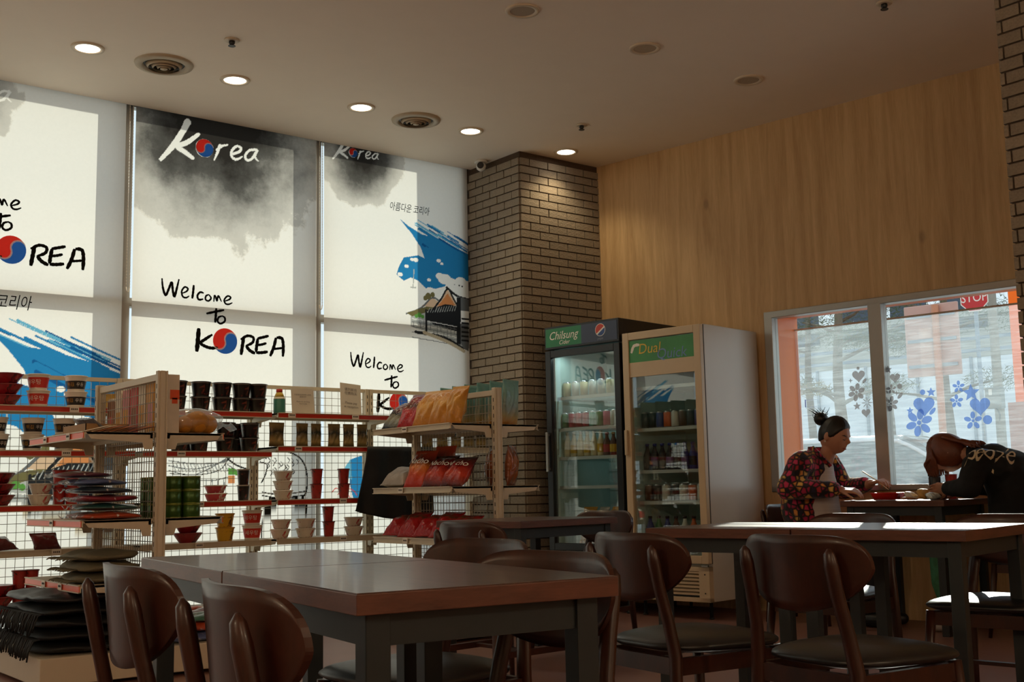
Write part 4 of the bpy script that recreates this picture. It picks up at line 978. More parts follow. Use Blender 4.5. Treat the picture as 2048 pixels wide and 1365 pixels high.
for i in range(5):
    h_ = .056; o = fold(.50-.01*i, .74-.02*i, h_, 90+i, .006).build('black_garment', m_blks if i == 4 else m_blk, None, (1.965-.006*i, 6.16, zz), .03*(i-2)); zz += h_+.003
    if i in (1, 3):
        q = MB()
        for k in range(40):
            y = -.34+k*.017; q.tube([(-.235, y, .025), (-.265, y+rj.uniform(-.01, .01), .02), (-.285, y+rj.uniform(-.015, .015), -.01-rj.uniform(0, .03)), (-.29, y+rj.uniform(-.015, .015), -.05-rj.uniform(0, .03))], .004, 4)
        tag(q.build('fringe', m_blk, o), kind='stuff')
    tag(o, ('plain black folded garment at the bottom of the gondola base pile', 'black fringed garment, second in the pile on the gondola base', 'plain black folded garment in the middle of the gondola base pile', 'black fringed garment, second from the top on the gondola base', 'black folded garment with a sheen topping the gondola base pile')[i], 'clothing', 'black garments on the gondola base')
for i, y in enumerate((5.90, 6.08, 6.26)):
    zz = .151
    for k in range(3):
        c_ = (i*2+k*3) % 7; o = fold(.36, .165, .042, 100+i*3+k, .007).build('garment_bag', m_cl[c_], None, (2.56+.02*k, y, zz), rj.uniform(-.04, .04)); zz += .049
        tag(o, '%s packed garment, %s of the %s pile on the gondola base beside the table' % (('blue', 'plum', 'teal', 'orange', 'crimson', 'slate', 'green')[c_], ('bottom', 'middle', 'top')[k], ('first', 'second', 'third')[i]), 'clothing', 'packed garments on the gondola base')
# ---- right gondola: crisp bags
b_night = BANDS('bag_night', [(0, H('20242e')), (.2, H('8a8468')), (.35, H('15151a')), (.6, H('7a4a50')), (1, H('241a22'))], .22, .1)
b_red = BANDS('bag_red', [(0, H('a01c20')), (.35, H('b8262a')), (.5, H('5a3a26')), (.62, H('8e1a1e')), (1, H('6a1216'))], .22, .08)
b_yel = BANDS('bag_yellow', [(0, H('b8741c')), (.2, H('c9882a')), (.45, H('d9a040')), (.7, H('c07c20')), (1, H('d8a850'))], .3, .1)
b_teal = BANDS('bag_teal', [(0, H('b87a2a')), (.18, H('a89a6a')), (.35, H('8a9a90')), (.7, H('7fb0ac')), (1, H('6fa8a8'))], .3, .06)
b_or = BANDS('bag_orange', [(0, H('b82a22')), (.22, H('cc4a28')), (.42, H('d97a2a')), (.6, H('4a1a12')), (.8, H('8a2a14')), (1, H('a8401c'))], .24, .05)
b_dkred = BANDS('bag_darkred', [(0, H('3a1012')), (.25, H('c8402a')), (.45, H('8a1c1c')), (.65, H('4a1214')), (.85, H('2a0e10')), (1, H('3a0e10'))], .24, .06)
b_grey = BANDS('bag_greywhite', [(0, H('a49a90')), (.5, H('b8aca2')), (1, H('8a8078'))], .35, .06); b_br = BANDS('pouch_amber', [(0, H('7a3a1a')), (.5, H('a85a26')), (.8, H('8a4a22')), (1, H('b87a3a'))], .22, .05)
LX = 4.25; RZ = R(-90)                                   # bags on the left side face -x
zt = 1.312
for i, (y, m_, w_, h_, ln, lab) in enumerate(((6.565, b_night, .20, .29, -.85, 'dark patterned crisp bag slumped at the far end of the top gondola shelf'), (6.375, b_red, .20, .28, -.62, 'red crisp bag leaning back beside the dark patterned one'),
        (6.19, b_yel, .20, .27, -.52, 'big yellow crisp bag next to the red crisp bag'), (6.01, b_yel, .19, .255, -.46, 'yellow crisp bag in the middle of the top gondola shelf'), (5.855, b_yel, .145, .25, -.34, 'narrow yellow crisp bag standing by the gondola end post'))):
    bag('crisp_bag', w_, h_, .085, m_, (LX-.10, y, zt), RZ+R(10), ln, lab, 'crisp bag', 'crisp bags on the gondola', seed=200+i, wr=.011)
for i, (y, lab) in enumerate(((6.56, 0), (6.42, 0), (6.28, 0), (6.14, 0), (6.0, 0), (5.86, 1))):
    bag('crisp_bag', .20, .29, .05, b_teal, (4.60, y, 1.312), R(22), .06, 'pale teal crisp bag standing nearest the gondola end post' if lab else 'pale teal crisp bag standing in the row on the far side of the gondola', 'crisp bag', 'teal crisp bags', seed=220+i)
zm = .925
bag('crisp_bag', .26, .24, .10, b_grey, (LX-.12, 6.535, zm), RZ+.05, -1.1, 'grey white plain bag lying at the far end of the middle gondola shelf', 'crisp bag', None, seed=240, wr=.008)
NA = lambda s, z: (('Nacho', s, z, m_inkw, 0),)
for i, (y, m_, w_, h_, ln, lab) in enumerate(((6.29, b_or, .20, .27, -.50, 'orange nacho bag with white lettering on the middle gondola shelf'), (6.085, b_dkred, .20, .25, -.68, 'dark red nacho bag with white lettering next to the orange bag'), (5.885, b_dkred, .19, .24, -.72, 'dark red nacho bag near the gondola end post'))):
    bag('crisp_bag', w_, h_, .085, m_, (LX-.10, y, zm), RZ+R(12), ln, lab, 'crisp bag', 'crisp bags on the gondola', seed=250+i, txt=NA(.062, h_*.62), wr=.009)
bag('crisp_bag', .20, .27, .05, b_or, (4.335, 6.25, zm), RZ+R(6), -.18, 'orange nacho bag standing behind the first orange one', 'crisp bag', 'crisp bags on the gondola', seed=256, wr=.006)
bag('snack_pouch', .19, .255, .06, b_br, (4.62, 5.88, zm), R(35), .05, 'amber brown stand-up snack pouch on the far side of the gondola', 'pouch', None, seed=260, txt=(('한입 꿀고구마', .026, .20, m_inkk, 0),))
bag('snack_pouch', .17, .25, .06, b_br, (4.60, 6.08, zm), R(60), .05, 'amber brown snack pouch behind the first on the far side of the gondola', 'pouch', None, seed=261)
for i, y in enumerate((6.57, 6.39, 6.21, 6.03, 5.86)):
    bag('crisp_bag', .185, .22, .085, b_red, (LX-.10, y, .607), RZ+R(8), -.95+(i % 2)*.15, 'shiny red crisp bag slumped on the lowest gondola shelf, %s' % ('at its far end', 'second from the far end', 'in the middle', 'second from the end post', 'by the end post')[i], 'crisp bag', 'red crisp bags on the lowest shelf', seed=270+i, wr=.012)
# ---- black cloth hung in front of the wall shelves
def drape(u, v):
    x0 = 4.30+(4.19-4.30)*(1-v)**1.3; x1 = 4.86; z = .745+.48*v+.05*(1-v)*math.sin(u*PI)*-1
    return (x0+(x1-x0)*u, 7.108+.014*math.sin(u*19+v*2)*(1.1-v*.6), z+(.03*(1-u) if v < .05 else 0))
b = MB(); b.grid(drape, 40, 14); o = b.build('hanging_apron', m_blk); sm = o.modifiers.new('solid', 'SOLIDIFY'); sm.thickness = .003
tag(o, 'black cloth apron hanging in front of the wall shelves behind the crisp-bag gondola', 'apron')
# ================================================================== the two glass-door coolers against the wood wall
m_fw = M('fridge_white', H('cfc8bd'), .28, var=.02, scale=5); m_fcream = M('fridge_trim', H('cdb898'), .4, var=.03)
m_fb = M('fridge_black', H('16181b'), .35, var=.06); m_liner = M('fridge_liner', H('b9d2ce'), .4, var=.02); m_gasket = M('gasket', H('2a211b'), .6)
m_rack = M('wire_rack', H('c8ccca'), .35, .4, var=.03); m_greens = M('sign_green', H('1f7a4a'), .35, var=.1, scale=6); m_navys = M('sign_navy', H('333d58'), .35, var=.1, scale=6)
g_door = GLASS('door_glass', (.92, .96, .95), 2.6, .005)
def cooler(name, s0, s1, d0, d1, z0, z1, body, trim, lab, head, zdoor, base_louvre):
    o = W(s0, d0, 0); t = empty(name, o, AW, lab, 'fridge')
    w_, dp = s1-s0, d1-d0                       # local: x along the wall, y into the wall, front at y = 0
    b = MB(); k = .045
    b.b2(0, k, .05, dp, z0, z1); b.b2(w_-k, w_, .05, dp, z0, z1); b.b2(k, w_-k, dp-k, dp, z0, z1); b.b2(k, w_-k, .05, dp, z1-k, z1); b.b2(k, w_-k, .05, dp, z0, zdoor[0]-.01)
    b.build('cabinet', body, t, bev=.004)
    b = MB(); e = .004; b.b2(k, k+e, .06, dp-k, zdoor[0], z1-k); b.b2(w_-k-e, w_-k, .06, dp-k, zdoor[0], z1-k); b.b2(k, w_-k, dp-k-e, dp-k, zdoor[0], z1-k); b.build('liner', m_liner, t)
    f = .055
    d = empty('door', (0, 0, 0)); bpy.data.objects.remove(d)
    b = MB(); za, zb = zdoor
    b.b2(0, f, 0, .042, za, zb); b.b2(w_-f, w_, 0, .042, za, zb); b.b2(f, w_-f, 0, .042, za, za+f); b.b2(f, w_-f, 0, .042, zb-f, zb)
    door = b.build('door', trim, t, bev=.004)
    b = MB(); b.b2(.004, w_-.004, .0425, .0495, za+.004, zb-.004); 
    b = MB(); b.b2(0, w_, .0425, .0495, za, za+.02); b.b2(0, w_, .0425, .0495, zb-.02, zb); b.b2(0, .02, .0425, .0495, za, zb); b.b2(w_-.02, w_, .0425, .0495, za, zb); b.build('gasket', m_gasket, door)
    b = MB(); b.b2(f-.005, w_-f+.005, .018, .024, za+f-.005, zb-f+.005); b.build('door_glass', g_door, door)
    for x in (.06, w_-.06):
        for y in (.10, dp-.08): b = MB(); b.lathe([(.018, 0), (.018, .01), (.012, .012), (.012, z0)], 10, (x, y, 0)); b.build('foot', m_dark, t)
    for i, z in enumerate(head['racks']):
        q = MB()
        for j in range(13): y = .09+j*(dp-.16)/12; q.tube([(k+.006, y, z-.004), (w_-k-.006, y, z-.004)], .0022, 4, smooth=False)
        q.b2(k+.006, w_-k-.006, .080, .088, z-.024, z); q.b2(k+.006, k+.012, .09, dp-.06, z-.012, z-.006); q.b2(w_-k-.012, w_-k-.006, .09, dp-.06, z-.012, z-.006)
        tag(q.build('rack', m_rack, t), kind='stuff')
    if base_louvre:
        za2, zb2 = z0, zdoor[0]-.02
        b = MB(); b.b2(0, w_, 0, .05, za2, za2+.03); b.b2(0, w_, 0, .05, zb2-.03, zb2); b.b2(0, .045, 0, .05, za2, zb2); b.b2(w_-.085, w_, 0, .05, za2, zb2); gr = b.build('grille', trim, t, bev=.002)
        for j in range(7):
            z = za2+.045+j*(zb2-za2-.08)/6.4; q = MB(); q.prism([(.045, .004, z), (.045, .040, z+.020), (.045, .040, z+.024), (.045, .004, z+.012)], (w_-.13, 0, 0)); q.build('louvre', trim, gr)
        q = MB(); q.b2(.04, w_-.08, .046, .05, za2+.01, zb2-.01); q.build('grille_back', m_dark, gr)
        for x, z in ((w_-.035, za2+.06), (w_-.035, zb2-.05), (.02, za2+.06)): q = MB(); q.lathe([(.005, 0), (.005, .003)], 8, (0, 0, 0)); sc = q.build('screw', m_dark, gr); sc.location = (x, -.0005, z); sc.rotation_euler = (PI/2, 0, 0)
    return t, door
# white cooler
FW, dW = cooler('drinks_cooler', .812, 1.487, -.775, -.03, .12, 2.02, m_fw, m_fcream, 'white single-door drinks cooler with a green header strip', {'racks': (.52, .80, 1.02, 1.32, 1.62)}, (.375, 2.015), True)
wW = .675
b = MB(); b.b2(.055, wW-.055, .010, .016, 1.795, 1.955); pn = b.build('header_strip', [M('header_green', H('3f8f4a'), .35, var=.35, scale=5)], dW)
b = MB(); b.b2(.055, wW-.055, .010, .016, 1.690, 1.795); b.build('header_strip', m_fcream, dW)
def fr_text(parent, txt, size, cx, cz, m, y=.0085, sh=.15, sx=1.0):
    q = MB(); put_text(q, txt, size, lambda a, c: (cx+a*sx, y, cz+c), shear=sh); return q.build('sign_lettering', [m], parent, recalc=False)
fr_text(pn, 'Dual', .105, .235, 1.885, M('sign_yellow', H('d8b63a'), .4)); fr_text(pn, 'Quick', .105, .425, 1.835, M('sign_blue', H('6f8fc0'), .4))
b = MB(); ribbon(b, [(.075, 1.865), (.10, 1.915), (.15, 1.92)], .022, lambda a, c: (a, .0088, c)); b.build('sign_swoosh', [m_inkw], pn, recalc=False)
b = MB(); b.bar((.022, -.012, 1.13), (.022, -.012, 1.31), .022, .024); b.bar((.022, -.012, 1.16), (.022, .004, 1.16), .018, .018); b.bar((.022, -.012, 1.28), (.022, .004, 1.28), .018, .018); b.build('handle', m_fcream, dW, bev=.004)
b = MB(); b.bar((wW-.06, .006, .362), (wW-.01, .006, .362), .016, .012); b.build('hinge', m_alu, dW)
# black cooler with the brand header
FBk, dB = cooler('drinks_cooler', .060, .785, -.775, -.03, .12, 2.14, m_fb, m_fb, 'tall black single-door drinks cooler with a green and navy lit sign', {'racks': (.66, .92, 1.14, 1.36, 1.60)}, (.44, 1.955), False)
wB = .725
b = MB(); b.b2(.0, wB, .0, .055, 1.965, 2.14); hd = b.build('header_box', m_fb, FBk, bev=.004)
b = MB(); b.b2(.014, .37, -.003, .0, 1.982, 2.124); b.build('sign_panel', m_greens, hd); b = MB(); b.b2(.37, wB-.014, -.003, .0, 1.982, 2.124); b.build('sign_panel', m_navys, hd)
q = MB(); put_text(q, 'Chilsung', .088, lambda a, c: (.19+a*.95, -.0042, 2.064+c), shear=.3); q.build('sign_lettering', [m_inkw], hd, recalc=False)
q = MB(); put_text(q, 'Cider', .046, lambda a, c: (.20+a, -.0042, 2.010+c), shear=.3); q.build('sign_lettering', [m_inkw], hd, recalc=False)
def disc_part(parent, nm, c, r, m, y, a0, a1, bulge=0):
    n = 20; pts = [(c[0]+r*math.cos(a0+(a1-a0)*i/n), y, c[1]+r*math.sin(a0+(a1-a0)*i/n)) for i in range(n+1)]
    b = MB(); b.poly(pts); b.build(nm, [m], parent, recalc=False)
cc = (.555, 2.066)
disc_part(hd, 'emblem', cc, .048, m_inkw, -.0040, 0, 2*PI); disc_part(hd, 'emblem', cc, .044, M('sign_red', H('c8402f'), .4), -.0044, R(35), R(215)); disc_part(hd, 'emblem', cc, .044, M('sign_deepblue', H('2a4a8a'), .4), -.0044, R(230), R(380))
q = MB(); put_text(q, 'pepsi', .026, lambda a, c: (.555+a, -.0042, 2.002+c)); q.build('sign_lettering', [M('sign_dim', H('8a90a0'), .5)], hd, recalc=False)
b = MB(); b.bar((.022, -.022, 1.03), (.022, -.022, 1.33), .016, .020); b.bar((.022, -.022, 1.05), (.022, .004, 1.05), .014, .014); b.bar((.022, -.022, 1.31), (.022, .004, 1.31), .014, .014); b.build('handle', m_alu, dB)
# inside lamp of the black cooler
L = bpy.data.lights.new('cooler_lamp', 'AREA'); L.energy = 1.6; L.color = (.82, 1.0, .97); L.shape = 'RECTANGLE'; L.size = .5; L.size_y = .05
lo = bpy.data.objects.new('cooler_lamp', L); COL.objects.link(lo); lo.parent = FBk; lo.location = (wB/2, .12, 1.93)
# ---- drinks
def can_mesh(cols, h=.118, r=.031):
    b = MB(); b.lathe([(r*.8, 0), (r, .006), (r, h*.55), (r, h-.010), (r*.82, h-.002), (r*.80, h)], 16, mats=[1, 0, 0 if len(cols) < 3 else 2, 1, 1]); return b
m_calu = M('can_alu', H('b8bcc0'), .3, .8)
def drink(kind, T0, x, y, z, col, lab, grp):
    p = T0.matrix_basis @ Vector((x, y, z+.001))
    t = empty('drink_can' if kind == 'can' else 'drink_bottle', p, rj.uniform(0, 6), lab, 'can' if kind == 'can' else 'bottle', grp)
    if kind == 'can':
        can_mesh([0]).build('can_body', [col, m_calu], t)
    else:
        hh = .17 if kind == 'bottle' else .188; r = .030
        b = MB(); b.lathe([(r*.9, 0), (r, .008), (r, hh*.55), (r*.45, hh*.80), (r*.40, hh*.92)], 14); b.build('bottle_body', col[0], t)
        b = MB(); b.lathe([(r*1.01, hh*.14), (r*1.01, hh*.48)], 14, close=False); b.build('label_band', col[1], t)
        b = MB(); b.lathe([(r*.48, hh*.91), (r*.50, hh), (r*.42, hh+.002)], 12); b.build('cap', col[2], t)
C = lambda n, h_: M('drink_'+n, H(h_), .3, var=.12, scale=30)
cans = [C('green', '3f7a4a'), C('crimson', 'a8243a'), C('pink', 'c86a8a'), C('white', 'd5d8d2'), C('teal', '7fb8a8'), C('orange', 'd0602a'), C('violet', '5a4a8a'), C('blue', '2a3a8a'), C('black', '1c1c22'), C('gold', 'b08a3a'), C('brown', '5a3222'), C('cream', 'd8cfa8'), C('yellow', 'd0a82a')]
for T0 in (FBk, FW): T0.matrix_basis
order = [0, 1, 1, 1, 4, 0, 2, 3, 4]
for i in range(9): drink('can', FBk, .075+i*.068, .14, 1.36, cans[order[i]], '%s drink can on the third rack of the black cooler' % ('green', 'crimson', 'crimson', 'crimson', 'teal', 'green', 'pink', 'white', 'teal')[i], 'cans in the black cooler')
for i in range(6): drink('bottle2', FBk, .08+i*.066, .15, 1.14, (cans[11], cans[12] if i % 2 else cans[11], cans[3]), 'pale yellow juice bottle with white cap on the second rack of the black cooler', 'juice bottles in the black cooler')
for i in range(4): drink('bottle', FBk, .475+i*.062, .14, 1.14, (cans[10], cans[1] if i == 0 else cans[12], cans[1] if i == 0 else cans[9]), 'small dark bottle with %s cap on the second rack of the black cooler' % ('a red' if i == 0 else 'a gold'), 'small bottles in the black cooler')
for i in range(7): drink('can', FBk, .08+i*.085, .16, 1.60, cans[(11, 3, 11, 3, 3, 11, 3)[i]], 'pale can on the top rack of the black cooler', 'pale cans in the black cooler')
for i in range(4):
    p = FBk.matrix_basis @ Vector((.22+i*.12, .2, .66)); bag('snack_pouch', .12, .11, .05, b_grey if i % 2 else b_yel, p, AW+rj.uniform(-.3, .3), -.5, 'small %s food packet on the bottom rack of the black cooler' % ('grey' if i % 2 else 'yellow'), 'packet', 'packets in the black cooler', seed=300+i)
for i in range(5):
    p = FBk.matrix_basis @ Vector((.18+i*.11, .2, .44)); bag('snack_pouch', .11, .12, .05, (b_yel, b_br, b_grey)[i % 3], p, AW+rj.uniform(-.3, .3), -.3, 'small food packet lying on the floor of the black cooler', 'packet', 'packets on the cooler floor', seed=310+i)
ow = [8, 8, 7, 5, 3, 10, 8, 6]
for i in range(8): drink('can', FW, .085+i*.066, .14, 1.32, cans[ow[i]], '%s drink can on the second rack of the white cooler' % ('black', 'black', 'blue', 'orange', 'white', 'brown', 'black', 'violet')[i], 'cans in the white cooler')
for i in range(8): drink('bottle2', FW, .085+i*.066, .15, 1.02, (cans[8] if i < 5 else cans[7], cans[6] if i % 2 else cans[8], cans[7]), 'dark bottle with a blue cap on the middle rack of the white cooler', 'dark bottles in the white cooler')
for i in range(7): drink('can', FW, .09+i*.075, .15, .80, cans[(10, 8, 3, 8, 3, 5, 3)[i]], '%s can on the fourth rack of the white cooler' % ('brown', 'black', 'white', 'black', 'white', 'orange', 'white')[i], 'cans low in the white cooler')
for i in range(7): drink('bottle', FW, .09+i*.075, .15, .52, (cans[(7, 0, 7, 10, 3, 5, 0)[i]], cans[3], cans[8]), '%s bottle on the lowest rack of the white cooler' % ('blue', 'green', 'blue', 'brown', 'clear white', 'orange', 'green')[i], 'bottles low in the white cooler')
# ================================================================== tables and chairs
m_seat = M('black_leatherette', H('16181a'), .36, var=.15, scale=60, bump=.03, spec=.6)
def table(cx, cy, w_, l_, rz, lab, z=.74, grp='dining tables'):
    t = empty('dining_table', (cx, cy, 0), rz, lab, 'table', grp)
    b = MB(); b.b2(-w_/2+.001, w_/2-.001, -l_/2+.001, l_/2-.001, z-.002, z); b.build('table_top', m_top, t)
    b = MB(); b.b2(-w_/2, w_/2, -l_/2, l_/2, z-.036, z-.002); b.build('top_edge', m_edge, t, bev=.0015)
    b = MB(); k = .028; a = .0225
    for s_ in (-1, 1):
        b.box((s_*(w_/2-k-a), 0, z-.036-.0275), (.03, l_-2*k-4*a, .055)); b.box((0, s_*(l_/2-k-a), z-.036-.0275), (w_-2*k-4*a, .03, .055))
    b.build('apron', m_iron, t)
    for sx in (-1, 1):
        for sy in (-1, 1):
            b = MB(); b.box((sx*(w_/2-k-a), sy*(l_/2-k-a), (z-.036)/2), (.045, .045, z-.036)); b.build('leg', m_iron, t, bev=.002)
    return t
def tpair(cx, cy, w_, l_, rz, labs):
    c, s_ = math.cos(rz), math.sin(rz); q = l_/4+.0015
    for sg, lb in ((-1, labs[0]), (1, labs[1])): table(cx-s_*sg*q, cy+c*sg*q, w_, l_/2-.003, rz, lb)
tpair(1.32, 2.325, .515, 1.45, R(-7.5), ('dark walnut table with iron legs, near one of the pair facing the shop shelves', 'dark walnut table pushed against another, closest to the cream gondola'))
tpair(3.72, 2.755, .70, 1.24, R(11.5), ('sunlit walnut table of the pair, farther from the coolers', 'walnut table of the sunlit pair, closer to the white cooler'))
table(4.05, 5.01, .80, .62, R(9), 'small walnut table standing between the crisp-bag gondola and the coolers')

def make_chair():
    t = empty('dining_chair', (0, 0, 0), 0, '', 'chair', 'dining chairs')       # faces +x
    b = MB()
    def seat(u, v):
        a = 2*PI*u; ph = PI*(v-.5); n = 4.0; cx, sx = math.cos(a), math.sin(a); k = (abs(cx)**n+abs(sx)**n)**(-1/n)
        cp, sp = max(0, math.cos(ph)), math.sin(ph); r = cp**.45
        x = .215*cx*k*r; y = (.205+.022*cx*k)*sx*k*r
        return (x, y, .4400+.024*sp+.012*max(0, sp)*(1-(x/.215)**2)*(1-(y/.22)**2))
    b.grid(seat, 36, 14); b.build('seat', m_seat, t)
    for sy in (-1, 1):
        b = MB(); b.tube([(-.245, sy*.185, 0), (-.222, sy*.180, .22), (-.212, sy*.172, .42), (-.225, sy*.160, .52), (-.246, sy*.152, .61), (-.262, sy*.150, .69), (-.268, sy*.150, .722), (-.269, sy*.150, .735)], [.013, .018, .021, .019, .019, .020, .015, .004], 10, squash=(.8, 1.15, 1)); b.build('leg', m_chair, t)
        b = MB(); b.tube([(.215, sy*.205, 0), (.190, sy*.190, .22), (.172, sy*.176, .42)], [.011, .016, .019], 10); b.build('leg', m_chair, t)
        b = MB(); b.bar((-.20, sy*.172, .392), (.168, sy*.176, .392), .018, .048); b.build('seat_rail', m_chair, t)
        b = MB(); b.bar((-.222, sy*.181, .215), (.19, sy*.19, .215), .014, .026); b.build('stretcher', m_chair, t)
    b = MB(); b.bar((.170, -.17, .392), (.170, .17, .392), .018, .048); b.build('seat_rail', m_chair, t)
    b = MB(); b.bar((-.208, -.165, .392), (-.208, .165, .392), .018, .048); b.build('seat_rail', m_chair, t)
    b = MB(); b.bar((-.02, -.183, .215), (-.02, .183, .215), .026, .014); b.build('stretcher', m_chair, t)
    b = MB(); hw = .222
    def bk(side):
        def f(u, v):
            q = math.sin((2*u-1)*PI/2); aq = abs(q); top = .682+.085*max(0, 1-aq**5)**.5+.006*q*q; bot = .682-.115*max(0, 1-aq**2.4)**.75
            z = bot+(top-bot)*v; y = hw*q
            x = -.250+.062*q*q+.02*(.78-z)*0+side*.006-.010*(z-.68)/.1
            return (x, y, z)
        return f
    b.grid(bk(1), 30, 8); b.grid(bk(-1), 30, 8); n = 31*9
    rim = [i for i in range(31)]+[j*31+30 for j in range(1, 9)]+[8*31+i for i in range(29, -1, -1)]+[j*31 for j in range(7, 0, -1)]
    for a, c in zip(rim, rim[1:]+rim[:1]): b.f.append([a, c, c+n, a+n]); b.m.append(0); b.s.append(False)
    b.build('backrest', m_chair, t)
    return t
ch0 = make_chair(); _ch = [True]
def chair(cx, cy, face, lab):
    """(cx, cy): middle of the backrest"""
    o = ch0 if _ch[0] else copy_tree(ch0); _ch[0] = False
    o.location = (cx+.25*math.cos(face), cy+.25*math.sin(face), 0); o.rotation_euler = (0, 0, face); o['label'] = lab; return o
chair(.83, 2.33, R(-4), 'dark wooden chair pulled up to the table beside the cream gondola')
chair(.765, 1.70, R(-8), 'dark wooden chair at the near table of the pair, back toward the viewer')
chair(1.955, 2.59, R(184), 'dark wooden chair on the far side of the table beside the cream gondola')
chair(1.640, 1.935, R(184), 'dark wooden chair on the far side of the near table of the pair')
chair(2.42, 2.54, R(-6), 'wooden chair with black seat in front of the white cooler, back to the viewer')
chair(2.51, 2.0, R(-5), 'wooden chair with sun on its black seat, back to the viewer')
chair(4.40, 3.13, R(186), 'wooden chair across the sunlit table in front of the seated woman')
chair(4.42, 2.42, R(190), 'wooden chair across the sunlit table in front of the person in black')
chair(2.94, 4.09, R(4), 'wooden chair at the small table, back against the crisp-bag gondola view')
chair(4.74, 5.10, R(187), 'wooden chair at the small table in front of the coolers')
# the window table and its seats
T4c = W(2.78, -.385, 0)
t4 = table(T4c.x, T4c.y, .70, .66, AW+PI/2, 'walnut window table with food where the two people sit', .79)
for k, (s_, fc, lb) in enumerate(((1.80, AW, 'wooden chair under the woman in the patterned jacket'), (3.74, AW+PI, 'wooden chair under the person in the black sweatshirt'))):
    p = W(s_, -.40, 0); chair(p.x, p.y, fc, lb)
# ================================================================== the two people at the window table
m_skin = M('skin', H('b98468'), .5, var=.08, scale=30); m_hairb = M('hair_black', H('0f0c0b'), .42, var=.4, scale=8, stretch=(1, 1, 14)); m_hairr = M('hair_brown', H('6a3218'), .42, var=.5, scale=8, stretch=(1, 14, 3))
def capsule(mb, p0, p1, r0, r1, seg=12):
    p0 = Vector(p0); p1 = Vector(p1); d = (p1-p0).normalized(); P = []; Rr = []
    for k in range(4): a = PI/2*(1-k/4); P.append(p0-d*r0*math.sin(a)); Rr.append(max(.001, r0*math.cos(a)))
    P.append(p0); Rr.append(r0); P.append(p1); Rr.append(r1)
    for k in range(1, 5): a = PI/2*k/4; P.append(p1+d*r1*math.sin(a)); Rr.append(max(.001, r1*math.cos(a)))
    mb.tube(P, Rr, seg)
def chain(mb, pts, seg=12):
    for a, b in zip(pts, pts[1:]): capsule(mb, a[:3], b[:3], a[3], b[3], seg)
def ellipsoid(mb, c, r, seg=20, rot=None):
    def f(u, v):
        a = 2*PI*u; t = PI*v; p = Vector((r[0]*math.cos(a)*math.sin(t), r[1]*math.sin(a)*math.sin(t), r[2]*math.cos(t)))
        if rot: p = rot @ p
        return p+Vector(c)
    mb.grid(f, seg, seg//2+2)
def fuse(mb, name, mat, voxel, parent=None, smooth=4, noise=0, sc=9):
    """melt the pieces into one continuous skin"""
    o = bpy.data.objects.new('tmp', mb.mesh('tmp', mat)); m = o.modifiers.new('r', 'REMESH'); m.mode = 'VOXEL'; m.voxel_size = voxel; m.use_smooth_shade = True
    s_ = o.modifiers.new('s', 'SMOOTH'); s_.iterations = smooth; s_.factor = .5
    me = evaluated(o); me.name = name; bpy.data.objects.remove(o)
    if noise:
        from mathutils import noise as mn
        for v in me.vertices:
            q = v.co*sc; v.co += v.normal*noise*(mn.noise(q)+.5*mn.noise(q*2.1))
    n = bpy.data.objects.new(name, me); COL.objects.link(n)
    me.polygons.foreach_set('use_smooth', [True]*len(me.polygons))
    if not me.materials: me.materials.append(mat)
    if parent: n.parent = parent
    return n
def head_r(d, S=1.0):
    """skull and face, unit direction -> point (x forward)"""
    x, y, z = d
    p = Vector((x*.098, y*.076, z*.118))
    if z < 0: p.x += .012*(-z)*(1 if x > 0 else .2); p.y *= 1-.22*(-z)**1.5
    if x < 0: p.x *= 1.02
    def bump(cx, cy, cz, w, h): 
        q = ((x-cx)**2+(abs(y)-cy)**2+(z-cz)**2)/w**2; return h*math.exp(-q)
    p.x += bump(.97, 0, -.12, .13, .020)+bump(.96, 0, -.02, .12, .008)+bump(.86, 0, -.46, .14, .009)+bump(.78, 0, -.60, .10, .006)+bump(.70, 0, -.78, .2, .010)+bump(.93, .25, .16, .2, .005)
    p.x -= bump(.93, .30, .02, .13, .010)+bump(.84, 0, -.54, .05, .004)
    p.y += math.copysign(bump(.70, .62, -.18, .25, .004), y)
    return p*S
def head_mesh(mb, c, rot, S=1.0):
    def f(u, v):
        a = 2*PI*u; t = PI*v; d = (math.cos(a)*math.sin(t), math.sin(a)*math.sin(t), math.cos(t)); return rot @ head_r(d, S)+Vector(c)
    mb.grid(f, 56, 40)
    for sy in (-1, 1): ellipsoid(mb, rot @ Vector((-.012*S, sy*.077*S, -.012*S))+Vector(c), (.020*S, .009*S, .032*S), 14, rot)
def hair_cap(mb, c, rot, S, line, puff=1.10):
    def f(u, v):
        a = 2*PI*u; t = PI*v; d = (math.cos(a)*math.sin(t), math.sin(a)*math.sin(t), math.cos(t))
        k = line(d); k = max(0, min(1, k)); k = k*k*(3-2*k)
        return rot @ (head_r(d, S)*(.86+(puff-.86)*k)*(1+.012*math.sin(a*23)*k))+Vector(c)
    mb.grid(f, 60, 40)
